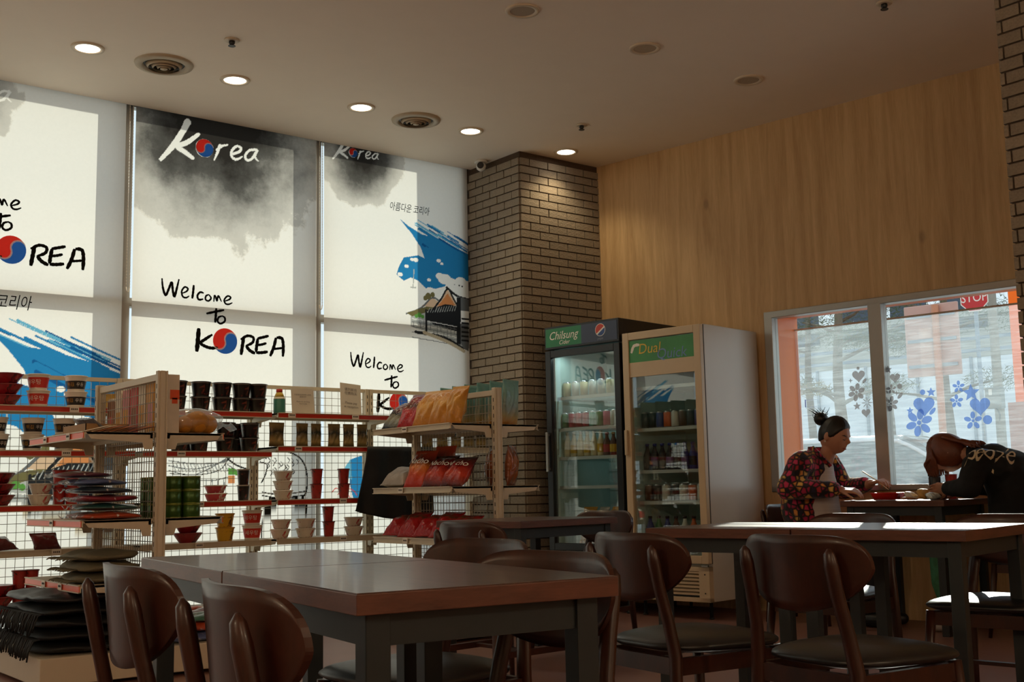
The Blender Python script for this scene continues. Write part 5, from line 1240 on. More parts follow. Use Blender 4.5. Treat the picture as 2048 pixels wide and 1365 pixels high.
def hand(mb, wrist, dirv, up, grip=.5, side=1, S=1.0):
    """palm, four fingers and a thumb off the side of the palm; fingers curl by grip"""
    w_ = Vector(wrist); f = Vector(dirv).normalized(); n = (Vector(up)-f*Vector(up).dot(f)).normalized(); l = n.cross(f)*side
    pc = w_+f*.045*S
    for k in range(5): o = (k-2)*.0155*S; capsule(mb, w_+l*o*.7+f*.005, pc+l*o+f*.035*S, .013*S, .012*S, 8)
    for k, (o, L) in enumerate(((-.030, .062), (-.010, .072), (.010, .068), (.029, .052))):
        p = pc+f*.036*S+l*o*S; a = 0
        for j, sl in enumerate((.42, .33, .25)):
            a += grip*(.75+.12*k if j else .55); q = p+(f*math.cos(a)-n*math.sin(a))*L*sl*1.15*S
            capsule(mb, p, q, (.0085-.0008*j)*S, (.0080-.0008*j)*S, 8); p = q
    p = w_+f*.022*S-l*.030*S; a = .5
    for j, sl in enumerate((.036, .030, .024)):
        q = p+(f*math.cos(.7-.2*j)-l*math.sin(.7-.35*j)-n*(.2+.4*grip*j))*sl*S; capsule(mb, p, q, (.0115-.001*j)*S, (.0102-.001*j)*S, 8); p = q
# ------------------------------------------------------------------ woman in the patterned jacket (x forward to the table, camera on her right)
wo = W(2.10, -.405, 0); Tw = Matrix.Translation(wo) @ Matrix.Rotation(AW, 4, 'Z')
hr = Matrix.Rotation(R(20), 3, 'Y'); hc = Vector((.165, 0, 1.215))
b = MB(); head_mesh(b, hc, hr, 1.02)
chain(b, [(.06, 0, 1.00, .060), (.105, 0, 1.09, .052), (.135, 0, 1.15, .052)])
chain(b, [(-.02, 0, .60, .115), (-.06, 0, .72, .120), (-.04, 0, .90, .125), (.02, 0, 1.00, .10)])
for sy in (-1, 1):
    chain(b, [(-.02, sy*.085, .585, .075), (.20, sy*.10, .59, .075), (.40, sy*.10, .56, .060), (.40, sy*.10, .30, .055), (.37, sy*.10, .09, .040)]); chain(b, [(.36, sy*.10, .06, .042), (.50, sy*.11, .040, .034)])
chain(b, [(.01, -.165, 1.04, .055), (-.06, -.235, .87, .046), (.20, -.17, .862, .034), (.265, -.15, .858, .028)]); hand(b, (.265, -.15, .856), (1, .12, -.06), (0, -.25, 1), .45, 1)
chain(b, [(.03, .165, 1.04, .055), (.09, .235, .86, .046), (.30, .14, .885, .034), (.345, .115, .895, .028)]); hand(b, (.345, .115, .897), (1, -.25, .18), (.1, -.2, 1), .85, -1)
wm = fuse(b, 'person', m_skin, .0055, None, 3); wm.matrix_basis = Tw
tag(wm, 'person in a red and ochre patterned jacket eating with chopsticks at the window table', 'person')
b = MB(); hair_cap(b, hc, hr, 1.02, lambda d: .5+3.4*(.30+d[2]*.62-d[0]*.82-max(0, -d[2])*1.0), 1.085)
ellipsoid(b, hc+hr @ Vector((-.125, 0, .075)), (.046, .05, .046))
for k in range(26):
    a = k*.7; p = hc+hr @ Vector((-.125, 0, .075)); q = p+Vector((math.cos(a)*.04, math.sin(a*1.7)*.04, .03+.02*math.sin(a*3)))
    b.tube([p, q, q+Vector((-.02+.03*math.sin(a*2), .02*math.cos(a), .03))], [.004, .0025, .0008], 5)
b.build('hair', m_hairb, wm)
def JACKET():
    m, t, N, L = nt('patterned_fleece'); bs = N['Principled BSDF']; bs.inputs['Roughness'].default_value = .85; bs.inputs['Sheen Weight'].default_value = .3
    tc = N.new('ShaderNodeTexCoord'); vo = N.new('ShaderNodeTexVoronoi'); vo.inputs['Scale'].default_value = 27; vo.inputs['Randomness'].default_value = .55; L.new(tc.outputs['Object'], vo.inputs['Vector'])
    ve = N.new('ShaderNodeTexVoronoi'); ve.feature = 'DISTANCE_TO_EDGE'; ve.inputs['Scale'].default_value = 27; ve.inputs['Randomness'].default_value = .55; L.new(tc.outputs['Object'], ve.inputs['Vector'])
    sp = N.new('ShaderNodeSeparateColor'); L.new(vo.outputs['Color'], sp.inputs[0])
    cr = N.new('ShaderNodeValToRGB'); cr.color_ramp.interpolation = 'CONSTANT'; e = cr.color_ramp.elements; e[0].color = C3(H('a81c48')); e[1].position = .85; e[1].color = C3(H('1a1430'))
    for p, c in ((.25, 'c8305c'), (.45, 'd88a3c'), (.6, 'a8242c'), (.72, 'e0b05a')): q = e.new(p); q.color = C3(H(c))
    L.new(sp.outputs[0], cr.inputs[0])
    mr = N.new('ShaderNodeMapRange'); mr.inputs[1].default_value = .05; mr.inputs[2].default_value = .22; L.new(ve.outputs['Distance'], mr.inputs[0])
    mx = N.new('ShaderNodeMix'); mx.data_type = 'RGBA'; mx.inputs[6].default_value = C3(H('120d10')); L.new(mr.outputs[0], mx.inputs[0]); L.new(cr.outputs[0], mx.inputs[7])
    L.new(mx.outputs[2], bs.inputs['Base Color']); return m
m_jack = JACKET()
b = MB()
chain(b, [(-.05, 0, .665, .165), (-.075, 0, .74, .165), (-.055, 0, .88, .165), (-.01, 0, .99, .135)], 20)
chain(b, [(-.03, -.10, .97, .105), (.0, -.155, 1.035, .085)]); chain(b, [(-.03, .10, .97, .105), (.02, .155, 1.035, .085)]); chain(b, [(.0, -.15, 1.045, .08), (.0, .15, 1.045, .08)])
chain(b, [(.0, -.17, 1.03, .085), (-.06, -.245, .87, .075), (.08, -.215, .865, .066), (.225, -.17, .861, .052)], 16)
chain(b, [(.02, .17, 1.03, .085), (.08, .245, .86, .075), (.20, .19, .875, .062), (.285, .148, .887, .052)], 16)
jk = fuse(b, 'jacket', m_jack, .010, wm, 3, .006, 16)
b = MB()
for sy in (-1, 1):
    b.grid(lambda u, v: (.045+.10*u+.02*v, sy*(.075-.025*u+.03*v*(1-u)), 1.115-.11*u+.035*v*(1-.6*u)), 8, 6)
b.grid(lambda u, v: (.05-.075*math.sin(PI*u)+.0*v, -.078*math.cos(PI*u), 1.105+.04*v), 14, 4)
o = b.build('collar', m_jack, wm); o.modifiers.new('s', 'SOLIDIFY').thickness = .014
m_shirt = M('striped_shirt', H('c9c0bc'), .8, var=.35, scale=5, stretch=(.2, .2, 26))
b = MB(); chain(b, [(.055, 0, .60, .125), (.045, 0, .76, .118), (.055, 0, .90, .098), (.075, 0, 1.00, .066)], 18); fuse(b, 'shirt', m_shirt, .010, wm, 2)
m_trs = M('dark_trousers', H('1d1e24'), .8, var=.2)
b = MB()
for sy in (-1, 1): chain(b, [(-.03, sy*.08, .585, .098), (.20, sy*.10, .588, .090), (.41, sy*.10, .56, .070), (.41, sy*.10, .30, .066), (.375, sy*.10, .11, .052)])
fuse(b, 'trousers', m_trs, .012, wm, 2)
b = MB()
for sy in (-1, 1): chain(b, [(.345, sy*.10, .050, .048), (.43, sy*.105, .048, .046), (.51, sy*.11, .042, .038)])
fuse(b, 'shoes', m_dark, .010, wm, 2)
b = MB()
for sy in (-1, 1):
    for k in range(5): pass
    p = hc+hr @ (head_r(Vector((.90, sy*.33, .16)).normalized(), 1.02)*1.01); q = hc+hr @ (head_r(Vector((.74, sy*.62, .17)).normalized(), 1.02)*1.01); b.tube([p, (p+q)/2+Vector((.003, 0, .003)), q], [.003, .004, .001], 6)
b.build('eyebrows', m_hairb, wm)
b = MB()
for sy in (-1, 1):
    p = hc+hr @ (head_r(Vector((.92, sy*.24, -.03)).normalized(), 1.02)*1.012); q = hc+hr @ (head_r(Vector((.80, sy*.50, -.02)).normalized(), 1.02)*1.012); b.tube([p, (p+q)/2+Vector((.003, 0, -.002)), q], [.0016, .0024, .001], 6)
b.build('eyelashes', m_hairb, wm)
b = MB(); pts = [hc+hr @ (head_r(Vector((.85, y, -.52)).normalized(), 1.02)*1.012) for y in (-.28, -.14, 0, .14, .28)]; b.tube(pts, [.002, .005, .0055, .005, .002], 8); b.build('lips', M('lips', H('9a4a44'), .4), wm)
b = MB(); ellipsoid(b, hc+hr @ Vector((-.008, -.089, -.045)), (.0055, .0055, .0055), 10); tag(b.build('earring', M('pearl', H('e8e2d8'), .2), wm), 'small pearl earring')
cs = Tw @ Vector((.385, .10, .915))
t = empty('chopsticks', (0, 0, 0), 0, 'pair of pale chopsticks held over the red food tray', 'chopsticks'); t.matrix_basis = Matrix.Translation(cs) @ Matrix.Rotation(AW, 4, 'Z')
for k in (0, 1): b = MB(); b.tube([(-.075, -.03+.010*k, .06), (.02, -.035+.010*k, 0), (.105, -.045+.004*k, -.062)], [.0032, .003, .0018], 6); b.build('stick', M('chopstick_wood', H('d8c098'), .5), t)
# ------------------------------------------------------------------ person in the black sweatshirt, bent low over a bowl (camera on the left side)
go = W(3.40, -.405, 0); Tg = Matrix.Translation(go) @ Matrix.Rotation(AW+PI, 4, 'Z')
gr_ = Matrix.Rotation(R(52), 3, 'Y'); gc = Vector((.385, 0, 1.075))
b = MB(); head_mesh(b, gc, gr_, 1.0)
chain(b, [(.16, 0, 1.01, .062), (.25, 0, 1.055, .050), (.32, 0, 1.06, .05)])
chain(b, [(.02, 0, .60, .115), (.0, 0, .72, .115), (.06, 0, .90, .12), (.14, 0, 1.0, .10)])
for sy in (-1, 1):
    chain(b, [(.02, sy*.085, .585, .075), (.22, sy*.10, .59, .074), (.42, sy*.10, .56, .058), (.42, sy*.10, .30, .052), (.38, sy*.10, .09, .038)]); chain(b, [(.37, sy*.10, .06, .040), (.50, sy*.11, .038, .032)])
chain(b, [(.16, .165, .99, .052), (.17, .245, .85, .044), (.33, .17, .852, .032), (.365, .115, .856, .027)]); hand(b, (.36, .12, .857), (.75, -.55, .0), (-.5, -.9, .3), .75, 1, .95)
chain(b, [(.16, -.165, .99, .052), (.17, -.245, .85, .044), (.33, -.17, .852, .032), (.365, -.10, .856, .027)]); hand(b, (.36, -.10, .857), (.8, .45, .05), (-.5, .9, .3), .75, -1, .95)
gm = fuse(b, 'person', m_skin, .0055, None, 3); gm.matrix_basis = Tg
tag(gm, 'person with long brown hair in a black sweatshirt bent over a bowl', 'person')
b = MB(); hair_cap(b, gc, gr_, 1.0, lambda d: .5+3*(.42+d[2]*.5-d[0]*.70+max(0, abs(d[1])-.45)*1.1), 1.16)
rh = random.Random(3)
for k in range(90):                                        # locks falling from the crown round both sides of the face and down the neck
    a = rh.uniform(-1, 1); sy = rh.choice((-1, 1, 1)); e = rh.uniform(0, 1)
    p0 = gc+gr_ @ Vector((-.03+.05*e, sy*.05*abs(a), .118)); p1 = gc+gr_ @ Vector((.045+.05*e, sy*(.078+.014*e), .045)); p2 = gc+Vector((.045+.075*e, sy*(.088-.02*e), -.045-.03*e)); p3 = gc+Vector((.03+.085*e, sy*(.075-.03*e), -.115-.035*rh.random()))
    b.tube(smooth_path([p0, p1, p2, p3], 4), [.010]*9+[.008, .006, .004, .0015], 5)
for k in range(40):
    y = rh.uniform(-.07, .07); p0 = gc+gr_ @ Vector((-.07, y, .06)); p1 = Vector((.27, y*1.2, 1.135)); p2 = Vector((.21+rh.uniform(-.03, .03), y*1.3, 1.135-abs(y)*.3)); p3 = Vector((.17+rh.uniform(-.03, .03), y*1.6, 1.125-abs(y)*.5))
    b.tube(smooth_path([p0, p1, p2, p3], 4), [.011]*9+[.008, .006, .004, .0015], 5)
b.build('hair', m_hairr, gm)
m_swt = M('black_sweatshirt', H('0d0e10'), .85, var=.25, scale=18, bump=.05)
b = MB(); chain(b, [(.0, 0, .70, .155), (-.01, 0, .82, .158), (.03, 0, .935, .155), (.11, 0, 1.0, .122)], 20)
for sy in (-1, 1):
    chain(b, [(.06, sy*.09, .965, .112), (.13, sy*.15, 1.005, .088)]); chain(b, [(.15, sy*.17, .985, .082), (.165, sy*.25, .862, .066), (.24, sy*.215, .858, .056), (.325, sy*.165, .856, .044)], 16)
chain(b, [(.15, -.15, 1.0, .078), (.15, .15, 1.0, .078)]); chain(b, [(.15, 0, 1.02, .085), (.215, 0, 1.055, .066)])
sw = fuse(b, 'sweatshirt', m_swt, .010, gm, 3, .005, 14)
from mathutils.bvhtree import BVHTree
bv = BVHTree.FromPolygons([v.co for v in sw.data.vertices], [tuple(p.vertices) for p in sw.data.polygons])
q = MB(); vs, fs = text_geo('people', .13, .35, .82); out = []
ax = Vector((-.62, -.30, .02)).normalized(); ay = Vector((.12, -.45, .80)).normalized(); nn = Vector((-.30, .75, .6)).normalized(); cen = Vector((.10, .09, 1.0))
for v in vs:
    jag = 1+.35*math.sin(v.x*60)
    o_ = cen+ax*v.x*.92+ay*v.y*1.35*jag+nn*.4; hit = bv.ray_cast(o_, -nn); out.append((hit[0]+nn*.003) if hit[0] else o_-nn*.38)
q.add(out, fs); tag(q.build('back_print', [M('print_cream', H('d6c3a0'), .7)], gm, recalc=False), 'cream angular lettering across the back')
m_grn = PRINT('green_check', [H('2f6a48'), H('3a7d58'), H('3a7d58'), H('12201a')], .8, 14)
b = MB(); chain(b, [(.0, -.07, .615, .125), (.0, .07, .615, .125)], 16); chain(b, [(-.02, 0, .62, .15), (.0, 0, .70, .140)], 16)
for sy in (-1, 1): chain(b, [(.02, sy*.085, .588, .098), (.22, sy*.10, .588, .090), (.43, sy*.10, .56, .068), (.43, sy*.10, .30, .064), (.385, sy*.10, .11, .05)])
fuse(b, 'trousers', m_grn, .012, gm, 2)
b = MB()
for sy in (-1, 1): chain(b, [(.355, sy*.10, .050, .046), (.44, sy*.105, .046, .044), (.51, sy*.11, .040, .036)])
fuse(b, 'shoes', M('pale_shoe', H('b8b0a8'), .6), .010, gm, 2)
# ------------------------------------------------------------------ things on the window table
ZT = .7905
def on4(s_, d_): p = W(s_, d_, ZT); return p
t = empty('food_tray', on4(2.62, -.42), AW, 'shallow red plastic food tray in front of the person with chopsticks', 'tray')
b = MB()
def tray(u, v, k): pass
def rrect(w_, l_, r, n=5):
    pts = []
    for cx, cy, a0 in ((w_/2-r, l_/2-r, 0), (-w_/2+r, l_/2-r, PI/2), (-w_/2+r, -l_/2+r, PI), (w_/2-r, -l_/2+r, 1.5*PI)):
        for i in range(n+1): a = a0+PI/2*i/n; pts.append((cx+r*math.cos(a), cy+r*math.sin(a)))
    return pts
def lofted(mb, rings, mat=0):
    n = len(rings[0]); o = []
    for r in rings: o += r
    fs = [(i*n+k, i*n+(k+1) % n, (i+1)*n+(k+1) % n, (i+1)*n+k) for i in range(len(rings)-1) for k in range(n)]
    mb.add(o, fs+[tuple(range(n))[::-1]], mat, True)
lofted(b, [[(x, y, z) for x, y in rrect(w_, l_, .02)] for w_, l_, z in ((.155, .115, 0), (.185, .14, .040), (.192, .147, .042), (.192, .147, .045), (.181, .136, .043), (.152, .112, .004))]); b.build('tray', M('tray_red', H('d2261f'), .3), t)
b = MB(); ellipsoid(b, (0, 0, .024), (.075, .055, .014), 16); b.build('food', M('rice_food', H('b5622f'), .6, var=.4, scale=60), t)
t = empty('thermos', on4(2.855, -.25), AW, 'tall black thermos bottle standing on the window table', 'bottle')
b = MB(); b.lathe([(.034, 0), (.037, .006), (.037, .135), (.034, .142)], 18); b.build('body', m_fb, t); b = MB(); b.lathe([(.039, .142), (.040, .150), (.040, .172), (.031, .178), (.031, .212), (.027, .216)], 18); b.build('cap', m_dark, t)
t = empty('paper_cup', on4(2.94, -.20), AW, 'tall red cup beside the black thermos', 'cup')
b = MB(); b.lathe([(.027, 0), (.037, .150), (.039, .153), (.036, .153), (.026, .004)], 18, close=False); b.lathe([(.027, .0005), (.001, .0005)], 18, close=False); b.build('cup', M('cup_redpaper', H('a8342a'), .4), t)
t = empty('noodle_bowl', (Tg @ Vector((.455, 0, ZT))), AW, 'brown paper noodle bowl held in both hands by the person in black', 'bowl')
b = MB(); b.lathe([(.040, 0), (.044, .006), (.060, .085), (.063, .088), (.058, .088), (.042, .010)], 22, close=False); b.lathe([(.040, .0005), (.001, .0005)], 20, close=False); b.build('bowl', M('bowl_brown', H('5a3428'), .45), t)
b = MB(); b.grid(lambda u, v: (.005+.125*u*math.cos(.3)+.0, -.045+.09*v+.0, .092+.022*u+.004*math.sin(v*PI)), 8, 6); o = b.build('peeled_lid', M('lid_white', H('e6e2da'), .35, .2), t); o.modifiers.new('s', 'SOLIDIFY').thickness = .0015
m_wrap = M('wrapper', H('e6ddd0'), .35, var=.2, scale=30); m_bun = M('bun', H('c89a52'), .6, var=.25, scale=20)
def crumple(s_, d_, w_, l_, h_, m_, lab, seed, nm='crumpled_wrapper', cat='wrapper'):
    o = fold(w_, l_, h_, seed, .010, 2.6, 26, 14).build(nm, m_, None, on4(s_, d_), rj.uniform(0, 3)); tag(o, lab, cat); return o
crumple(2.765, -.42, .075, .06, .048, m_wrap, 'crumpled white paper wrapper beside the red food tray', 1)
crumple(2.795, -.50, .09, .05, .022, M('snack_brown', H('a86a3a'), .6, var=.4, scale=40), 'brown fried snack lying in front of the wrapper', 2, 'fried_snack', 'snack')
crumple(2.885, -.45, .10, .085, .055, m_bun, 'round golden bun beside the noodle bowl', 3, 'bread_bun', 'bread')
crumple(2.955, -.52, .08, .06, .030, M('clear_wrapper', H('cfd6d2'), .12, .3, var=.2), 'shiny clear plastic wrapper by the noodle bowl', 4)
def sheet(s_, d_, w_, l_, rz, m_, lab):
    b = MB(); b.grid(lambda u, v: ((u-.5)*w_, (v-.5)*l_, .001+.002*math.sin(u*5+v*3)**2), 8, 8); o = b.build('paper_sheet', m_, None, on4(s_, d_), AW+rz); o.modifiers.new('s', 'SOLIDIFY').thickness = .0006; tag(o, lab, 'paper')
sheet(2.545, -.60, .16, .20, .2, m_wrap, 'white paper sheet at the table edge by the sleeve'); sheet(2.74, -.62, .15, .12, -.3, M('foil_paper', H('b9bcc0'), .3, .6, var=.1), 'silvery foil sheet in front of the crumpled wrapper')
# ================================================================== the street outside
def D_(d): return d-7.455
def S_(px, py, D):                          # picture point on a street plane -> (s, z)
    p = atn(px, py, NW*D, NW); return ((p-PW0).dot(TW), p.z)
m_asph = M('asphalt', H('a9abae'), .85, var=.15, scale=30, bump=.1); m_pave = M('pavement', H('b5b1a8'), .8, var=.15, scale=12); m_grass = M('verge', H('6f7350'), .9, var=.3, scale=20)
b = MB(); wbox(b, -60, 60, .47, 3.2, -.30, -.14); struct(b.build('floor_pavement', m_pave)); b = MB(); wbox(b, -60, 60, 3.2, 70, -.34, -.22); struct(b.build('floor_road', m_asph))
b = MB(); b.b2(-12, 5.5, 8.06, 30, -.30, -.14); struct(b.build('floor_terrace', m_pave))
b = MB(); wbox(b, -60, 60, 3.05, 3.2, -.2, -.12); struct(b.build('trim_1', m_alu))
# clear vinyl wind-break sheet outside the lower part of the window
m_vinyl = GLASS('vinyl_sheet', (.96, .98, 1.0), 1.0, .05, .21)
t = empty('windbreak_sheet', W(3.2, .43, 0), AW, 'clear scratched vinyl wind-break sheet hung outside the street window', 'plastic sheet')
b = MB(); b.grid(lambda u, v: (-1.66+3.25*u, .006*math.sin(u*26)*(1-v), .10+1.965*v), 40, 10); b.build('vinyl', m_vinyl, t)
b = MB(); b.bar((-1.66, 0, 2.067), (1.59, 0, 2.067), .012, .012); b.build('hem', M('hem', H('cfd6da'), .4), t)
# stickers on the glass
m_stg = FILM('sticker_grey', (.50, .48, .48)); m_stb = FILM('sticker_blue', (.42, .52, .74))
def heart(r): return [(r*.062*16*math.sin(a)**3, r*.062*(13*math.cos(a)-5*math.cos(2*a)-2*math.cos(3*a)-math.cos(4*a))) for a in [2*PI*i/28 for i in range(28)]]
def star(r, n=5, k=.45): return [((r if i % 2 == 0 else r*k)*math.sin(PI*i/n), (r if i % 2 == 0 else r*k)*math.cos(PI*i/n)) for i in range(2*n)]
def ell(rx, rz, cx=0, cz=0, rot=0, n=14): return [(cx+rx*math.cos(2*PI*i/n)*math.cos(rot)-rz*math.sin(2*PI*i/n)*math.sin(rot), cz+rx*math.cos(2*PI*i/n)*math.sin(rot)+rz*math.sin(2*PI*i/n)*math.cos(rot)) for i in range(n)]
def flower(r, n=6): return [ell(r*.40, r*.26, r*.62*math.cos(2*PI*i/n+.3), r*.62*math.sin(2*PI*i/n+.3), 2*PI*i/n+.3) for i in range(n)]+[ell(r*.17, r*.17)]
def burst(r, n=8): return [ell(r*.42, r*.07, r*.58*math.cos(2*PI*i/n), r*.58*math.sin(2*PI*i/n), 2*PI*i/n) for i in range(n)]
def leaf(r, rot): return [ell(r, r*.45, 0, 0, rot)]
SK = empty('glass_sticker_set', W(0, .022, 0), AW); bpy.data.objects.remove(SK)
def sticker(kind, px, py, rpx, m_, nm, lab):
    s_, z_ = S_(px, py, 7.455+.025); r = rpx/2315*8.1*1.05
    shapes = {'heart': lambda: [heart(r)], 'star': lambda: [star(r)], 'star4': lambda: [star(r, 4, .3)], 'dot': lambda: [ell(r, r)], 'flower': lambda: flower(r), 'burst': lambda: burst(r), 'leaf': lambda: leaf(r, .8), 'flower5': lambda: flower(r, 5)}[kind]()
    if s_-r < 1.62 or (2.34 < s_ < 2.47): pass
    b = MB()
    for sh in shapes: b.prism([(x, -.0012, z) for x, z in sh], (0, .0008, 0))
    o = b.build(nm, [m_], None, W(s_, .0265, z_), AW); tag(o, lab, 'sticker', 'window stickers'); return o
G_ = 'grey %s sticker on the glass left of the window post'; 
for kind, px, py, r, w_ in (('heart', 1717, 752, 13, 'heart'), ('flower', 1713, 785, 17, 'six-petal flower'), ('burst', 1734, 806, 11, 'starburst'), ('star', 1714, 813, 8, 'five-point star'), ('leaf', 1729, 762, 6, 'leaf'), ('star4', 1701, 762, 5, 'four-point star'), ('dot', 1716, 737, 3, 'dot'), ('heart', 1732, 826, 9, 'small upside heart')):
    sticker(kind, px, py, r, m_stg, 'window_sticker', 'grey %s sticker on the glass between orange reveal and window post' % w_)
for kind, px, py, r, w_ in (('heart', 1790, 756, 10, 'heart'), ('flower5', 1783, 779, 9, 'small flower'), ('dot', 1799, 773, 5, 'dot'), ('flower', 1782, 808, 14, 'six-petal flower'), ('star', 1776, 740, 8, 'five-point star'), ('star4', 1793, 787, 5, 'four-point star'), ('leaf', 1800, 792, 7, 'leaf')):
    sticker(kind, px, py, r, m_stg, 'window_sticker', 'grey %s sticker on the big pane beside the window post' % w_)
for kind, px, py, r, w_ in (('heart', 1848, 812, 20, 'big heart'), ('flower', 1838, 846, 25, 'big six-petal flower'), ('flower5', 1917, 774, 11, 'small flower'), ('star', 1942, 786, 16, 'five-point star'), ('heart', 1960, 812, 18, 'heart near the utility pole'), ('flower5', 1913, 803, 12, 'five-petal flower'), ('flower5', 1946, 842, 16, 'flower above the bent person'), ('dot', 1975, 840, 8, 'dot'), ('star', 1820, 822, 7, 'small star'), ('dot', 1845, 785, 5, 'small dot'), ('star', 1862, 785, 9, 'star above the big heart'), ('leaf', 1865, 823, 8, 'leaf')):
    sticker(kind, px, py, r, m_stb, 'window_sticker', 'blue %s sticker on the big window pane' % w_)
for px, pts in ((1612, None),):
    s0, z0 = S_(1612, 832, 7.48); s1, z1 = S_(1612, 808, 7.48); b = MB()
    for a in (((.0, .11), (.09, .11)), ((.0, .115), (.0, .06)), ((.0, .06), (.085, .06)), ((-.02, .0), (.10, .0))): b.bar((a[0][0], 0, a[0][1]), (a[1][0], 0, a[1][1]), .0008, .014, 0, (0, 1, 0))
    o = b.build('window_lettering', [FILM('sticker_violet', (.42, .42, .60))], None, W(s0, .0265, z0), AW); tag(o, 'violet reversed letter stuck on the glass beside the orange reveal', 'lettering')
# parked cars
m_carw = M('car_white', H('d8dde2'), .18, .1, var=.02, coat=.6) if False else M('car_silver', H('c6ccd2'), .22, .35, var=.02); m_card_ = M('car_dark', H('23262b'), .2, .3, var=.05)
m_cglass = M('car_glass', H('39444c'), .05, .0, var=.1, spec=.8); m_tyre = M('tyre', H('17181a'), .8); m_hub = M('hub', H('a9adb2'), .3, .8)
def car(s_, d_, flip, paint, lab, h=1.46, L=4.5, Wd=1.75):
    o = W(s_, d_, -.22); t = empty('parked_car', o, AW+(PI if flip else 0), lab, 'car')      # x = nose direction
    prof = [(-2.2, .35), (-2.25, .70), (-2.05, .92), (-1.55, .98), (2.0, .72), (2.2, .60), (2.22, .32)]
    def body(u, v):
        x = -2.25+4.5*u; lo = .22+.06*abs(u-.5)
        hi = 1.0-.02*(x+.2)**2*.6 if x < 1.0 else .97-.11*(x-1.0)-.03*(x-1.0)**2
        a = PI*v; k = math.copysign(abs(math.cos(a))**.35, math.cos(a)); tap = 1-.10*max(0, abs(x)-1.7)**1.2
        return (x, -k*Wd/2*tap, lo+(hi-lo)*abs(math.sin(a))**.30)
    b = MB(); b.grid(body, 44, 24); b.poly([body(0, i/24) for i in range(25)]); b.poly([body(1, i/24) for i in range(25)][::-1]); b.build('body', paint, t)
    def cabin(u, v):
        x = -1.75+3.15*u; e = max(0, math.sin(PI*min(1, max(0, u)))); hi = .93+(h-.93)*min(1, (e*1.45))**.62
        a = PI*v; k = math.copysign(abs(math.cos(a))**.55, math.cos(a)); wd = Wd/2*(.93-.20*((hi-.9)/(h-.9)) if hi > .9 else .93)
        return (x, -k*wd, .88+(hi-.88)*abs(math.sin(a))**.45)
    b = MB(); b.grid(cabin, 34, 22); b.build('glasshouse', m_cglass, t)
    def roof(u, v):
        q = cabin(.24+.44*u, .30+.40*v); return (q[0], q[1], q[2]+.008)
    b = MB(); b.grid(roof, 14, 10); o2 = b.build('roof', paint, t); o2.modifiers.new('s', 'SOLIDIFY').thickness = .02
    for sy in (0, 1):
        for (u0, u1) in ((.02, .24), (.68, .98)):
            pts = [Vector(cabin(u0+(u1-u0)*i/8, .28 if sy == 0 else .72)) for i in range(9)]
            b = MB(); b.tube([p+Vector((0, 0, .004)) for p in pts], .028, 6); b.build('pillar', paint, t)
        pts = [Vector(cabin(.47, (.02+.26*i/5) if sy == 0 else 1-(.02+.26*i/5))) for i in range(6)]; b = MB(); b.tube(pts, .030, 6); b.build('pillar', m_card_, t)
        yy = -1 if sy == 0 else 1
        b = MB(); ellipsoid(b, (.95, yy*(Wd/2+.06), .98), (.09, .07, .06), 12); b.build('mirror', paint, t)
        for x in (-1.35, 1.38):
            b = MB(); b.lathe([(.20, -.10), (.31, -.10), (.325, -.06), (.325, .06), (.31, .10), (.20, .10)], 22); w1 = b.build('wheel', m_tyre, t, (x, yy*(Wd/2-.09), .325)); w1.rotation_euler = (PI/2, 0, 0)
            b = MB(); b.lathe([(.02, -.105), (.19, -.098), (.20, -.02)], 16); h1 = b.build('hub_cap', m_hub, w1); h1.rotation_euler = (0 if yy < 0 else PI, 0, 0)
        b = MB(); b.box((0, yy*Wd/2*.985, .78), (.16, .02, .025)); b.build('door_handle', m_hub, t)
    for yy in (-1, 1):
        b = MB(); ellipsoid(b, (2.05, yy*.60, .62), (.16, .16, .075), 12); b.build('headlight', m_hub, t); b = MB(); ellipsoid(b, (-2.10, yy*.62, .78), (.10, .14, .06), 12); b.build('tail_light', M('tail_red', H('8a1c1a'), .3), t)
    return t
sc_, _ = S_(1690, 862, 12.2); car(sc_-.15, D_(13.0), False, m_carw, 'silver sedan parked at the kerb right outside the window', 1.66)
sc2, _ = S_(1600, 880, 17); car(sc2-1.6, D_(19.0), False, m_card_, 'dark sedan parked farther off behind the silver one', 1.75)
sc3, _ = S_(2040, 915, 15); car(sc3+1.9, D_(15.2), False, M('car_white2', H('e2e4e6'), .2, .1, var=.02), 'white sedan parked beyond the person bent over the bowl', 1.6)
# low white hoarding across the street with posts and base
m_hoard = M('hoarding_white', H('e6edf4'), .6, var=.06, scale=3); m_rail = M('guard_rail', H('8a96a4'), .4, .5)
t = empty('street_hoarding', W(0, 0, 0), 0, 'long pale blue-white hoarding wall across the street', 'wall')
s_a, z_a = S_(1500, 720, 20.5); s_b, z_b = S_(2150, 650, 20.5); n = 9
for i in range(n):
    a0 = s_a-2+(s_b-s_a+6)*i/n; a1 = s_a-2+(s_b-s_a+6)*(i+1)/n; b = MB(); wbox(b, a0+.006, a1-.006, D_(20.5), D_(20.56), -.22, 3.85); b.build('panel', m_hoard, t)
    b = MB(); wbox(b, a0-.03, a0+.03, D_(20.44), D_(20.5), -.22, 3.88); b.build('post', m_rail, t)
for k in range(2):
    b = MB(); wbox(b, s_a-2, s_b+4, D_(20.6), D_(20.66), 4.0+.3*k, 4.08+.3*k); b.build('top_rail', m_rail, t)
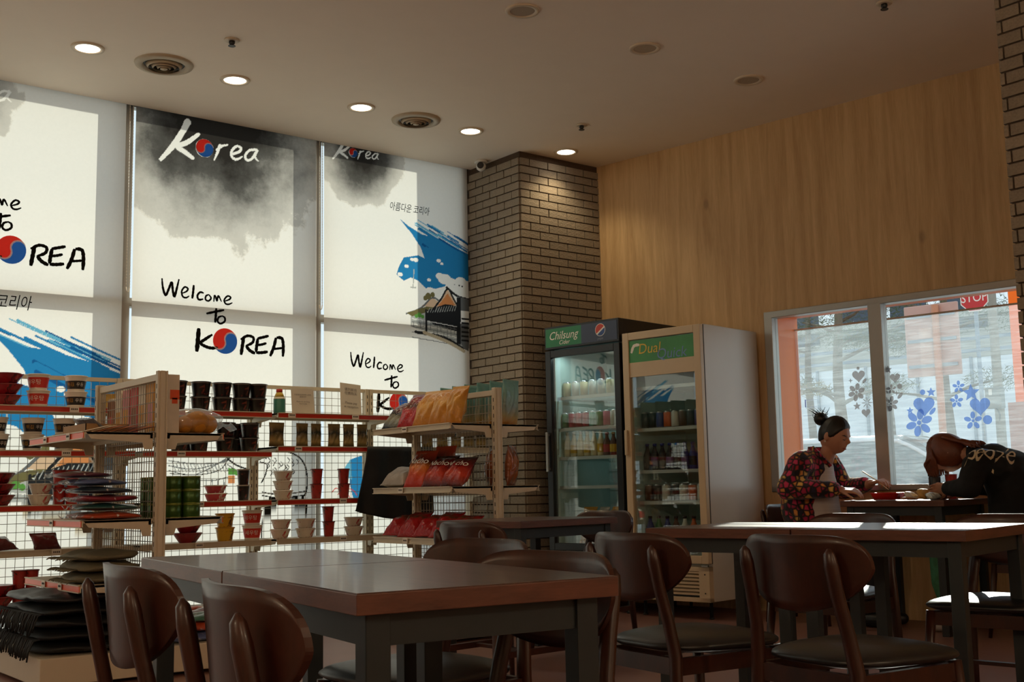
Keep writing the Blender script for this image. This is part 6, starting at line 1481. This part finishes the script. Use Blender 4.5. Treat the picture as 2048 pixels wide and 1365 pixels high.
# building and trees behind
m_bld = M('far_building', H('7f8fa6'), .7, var=.08, scale=2); m_bldw = M('far_window', H('3c4a5c'), .15, var=.2); m_bld2 = M('far_building_grey', H('a7a49c'), .7, var=.08, scale=2)
def building(s0, s1, D0, z1, m_, lab, nw, nf, zf=4.0):
    t = empty('street_building', W((s0+s1)/2, D_(D0), -.22), AW, lab, 'building'); hw = (s1-s0)/2
    b = MB(); b.b2(-hw, hw, 0, 8, 0, z1); b.build('walls', m_, t); b = MB(); b.b2(-hw-.2, hw+.2, -.2, 8.2, z1, z1+.3); b.build('roof_edge', m_bld2, t)
    for j in range(nf):
        for i in range(nw):
            x = -hw+(i+.5)*2*hw/nw; z = 1.5+j*zf*.8; b = MB(); b.b2(x-.32*2*hw/nw, x+.32*2*hw/nw, -.05, .02, z, z+1.7); o = b.build('window', m_bldw, t)
            b = MB(); b.b2(x-.33*2*hw/nw, x+.33*2*hw/nw, -.10, -.05, z-.08, z); b.build('window_sill', m_bld2, o)
building(1.0, 16.0, 46, 11, m_bld, 'grey blue office building beyond the hoarding', 7, 4); building(-24, -2.0, 52, 8.5, m_bld2, 'pale low building behind the pine trees', 8, 3)
m_bark = M('pine_bark', H('6a5a4c'), .9, var=.3, scale=14, bump=.4); m_ndl = M('pine_needles', H('4d5a38'), .8, var=.4, scale=6); m_ndl2 = M('pine_needles_dry', H('8a7a42'), .8, var=.4, scale=6)
def pine(px, D0, z1, seed, lab, blobs):
    s_, _z = S_(px, 800, D0); base = W(s_, D_(D0), -.22); t = empty('pine_tree', base, AW, lab, 'tree', 'street pines'); rr = random.Random(seed)
    tr = [(0, 0, 0), (.05, 0, z1*.3), (-.04, .05, z1*.6), (.06, 0, z1*.85), (.03, 0, z1)]; b = MB(); b.tube(smooth_path(tr, 4), [.13-.09*i/16 for i in range(17)], 8); tk = b.build('trunk', m_bark, t)
    for (x, z, r, dry) in blobs:
        b = MB(); b.tube([(0, 0, z-.25), (x*.5, rr.uniform(-.2, .2), z-.1), (x, 0, z)], [.035, .025, .012], 6); b.build('branch', m_bark, t)
        b = MB(); n = 420
        for k in range(n):
            a = rr.uniform(0, 2*PI); e = rr.uniform(-1, 1); q = rr.random()**.45; c = Vector((x+r*1.3*q*math.cos(a)*math.sqrt(1-e*e), r*q*math.sin(a)*math.sqrt(1-e*e), z+r*.5*q*e))
            d = Vector((rr.uniform(-1, 1), rr.uniform(-1, 1), rr.uniform(-.2, 1))).normalized()*rr.uniform(.08, .16); p = d.cross(Vector((rr.random(), rr.random(), .3))).normalized()*.007
            b.add([c-p, c+p, c+d], [(0, 1, 2)])
        tag(b.build('needles', m_ndl2 if dry else m_ndl, t, recalc=False), kind='stuff')
pine(1680, 17.0, 4.6, 1, 'pine with a bare trunk and tufted branches outside the first pane', [(-.9, 2.75, .36, 0), (-.45, 2.62, .25, 1), (.85, 2.6, .36, 0), (.3, 3.4, .4, 0), (-.6, 3.75, .6, 0), (.5, 3.9, .7, 0), (-.1, 4.4, .8, 0), (1.1, 3.3, .35, 0)])
pine(1893, 19.0, 4.8, 2, 'pine behind the back of the street signboard', [(-1.2, 2.7, .4, 0), (-.8, 3.5, .5, 0), (.9, 2.75, .45, 0), (.2, 3.9, .8, 0), (1.0, 3.8, .6, 0), (-.9, 4.2, .7, 0)])
pine(1775, 24, 6.4, 3, 'pine farther back between the window post and signboard', [(-.8, 4.4, .8, 0), (.7, 4.6, .9, 0), (0, 5.3, 1.0, 0)]); pine(1620, 26, 6.2, 4, 'pine farther back beside the orange reveal', [(-.8, 4.6, .9, 0), (.8, 4.8, .9, 0), (0, 5.5, 1.1, 0)])
# signboard seen from behind, stop sign, utility pole
m_pinkb = M('sign_back', H('c4a49c'), .6, var=.06); m_polo = M('pole_orange', H('c98a6a'), .5); m_conc = M('concrete_pole', H('9a958c'), .85, var=.12)
s0, z0 = S_(1808, 616, 14); s1, z1 = S_(1925, 748, 14); sp, _ = S_(1879, 700, 14)
t = empty('street_signboard', W((s0+s1)/2, D_(14), -.22), AW, 'back of a pinkish street signboard on an orange pole', 'sign'); hw = (s1-s0)/2
b = MB(); b.b2(-hw, hw, -.02, .02, z1+.22, z0+.22); b.build('board', m_pinkb, t, bev=.01)
b = MB(); b.tube([(sp-(s0+s1)/2, -.06, 0), (sp-(s0+s1)/2, -.06, z0+.2)], .045, 12); b.build('pole', m_polo, t)
for z in (z1+.35, (z0+z1)/2+.22, z0+.08): b = MB(); b.b2(-hw*.9, hw*.9, -.035, -.02, z-.02, z+.02); b.build('brace', m_rail, t)
s0, z0 = S_(1948, 596, 16.5); t = empty('stop_sign', W(s0, D_(16.5), -.22), AW, 'red octagonal STOP sign under the window head', 'sign')
r = .215; zc = z0+.22
b = MB(); b.prism([(r*math.cos(R(22.5+45*i)), 0, zc+r*math.sin(R(22.5+45*i))) for i in range(8)], (0, .004, 0)); b.build('plate', m_inkw, t); b = MB(); b.prism([(r*.93*math.cos(R(22.5+45*i)), -.002, zc+r*.93*math.sin(R(22.5+45*i))) for i in range(8)], (0, .002, 0)); b.build('face', M('stop_red', H('c41f26'), .4), t)
q = MB(); put_text(q, 'STOP', .17, lambda a, c: (a*.92, -.004, zc+c*1.1)); q.build('lettering', [m_inkw], t, recalc=False); b = MB(); b.tube([(0, .03, 0), (0, .03, zc+.1)], .03, 10); b.build('pole', m_rail, t)
s0, z0 = S_(1998, 800, 18); t = empty('utility_pole', W(s0, D_(18), -.22), AW, 'concrete utility pole with a meter box beyond the signboard', 'pole')
b = MB(); b.tube([(0, 0, 0), (0, 0, 8)], [.075, .06], 14); b.build('pole', m_conc, t); b = MB(); b.b2(-.12, .12, -.24, -.07, z0+.08, z0+.40); bx = b.build('meter_box', M('box_grey', H('8d8f8c'), .5), t, bev=.01); b = MB(); b.b2(-.06, -.01, -.243, -.24, z0+.28, z0+.37); b.build('meter_label', m_inkw, bx)
b = MB(); b.tube(smooth_path([(.0, -.12, z0+.08), (.05, -.14, z0-.02), (.02, -.1, z0-.1)], 4), .012, 6); b.build('cable', m_dark, t)
# orange street post at the right of the window
s0, z0 = S_(2036, 660, 11); t = empty('street_banner_post', W(s0, D_(11), -.14), AW, 'orange banner post standing at the right of the window', 'post')
b = MB(); b.b2(-.05, .05, -.05, .05, 0, 3.2); b.build('post', m_orange, t); b = MB(); b.b2(-.10, .10, -.10, .10, 0, .12); b.build('foot', m_conc, t); b = MB(); b.b2(-.12, .16, -.06, -.05, .9, 1.75); b.build('panel', M('panel_mauve', H('a08a90'), .6), t)

bpy.data.scenes.remove(_tmp)
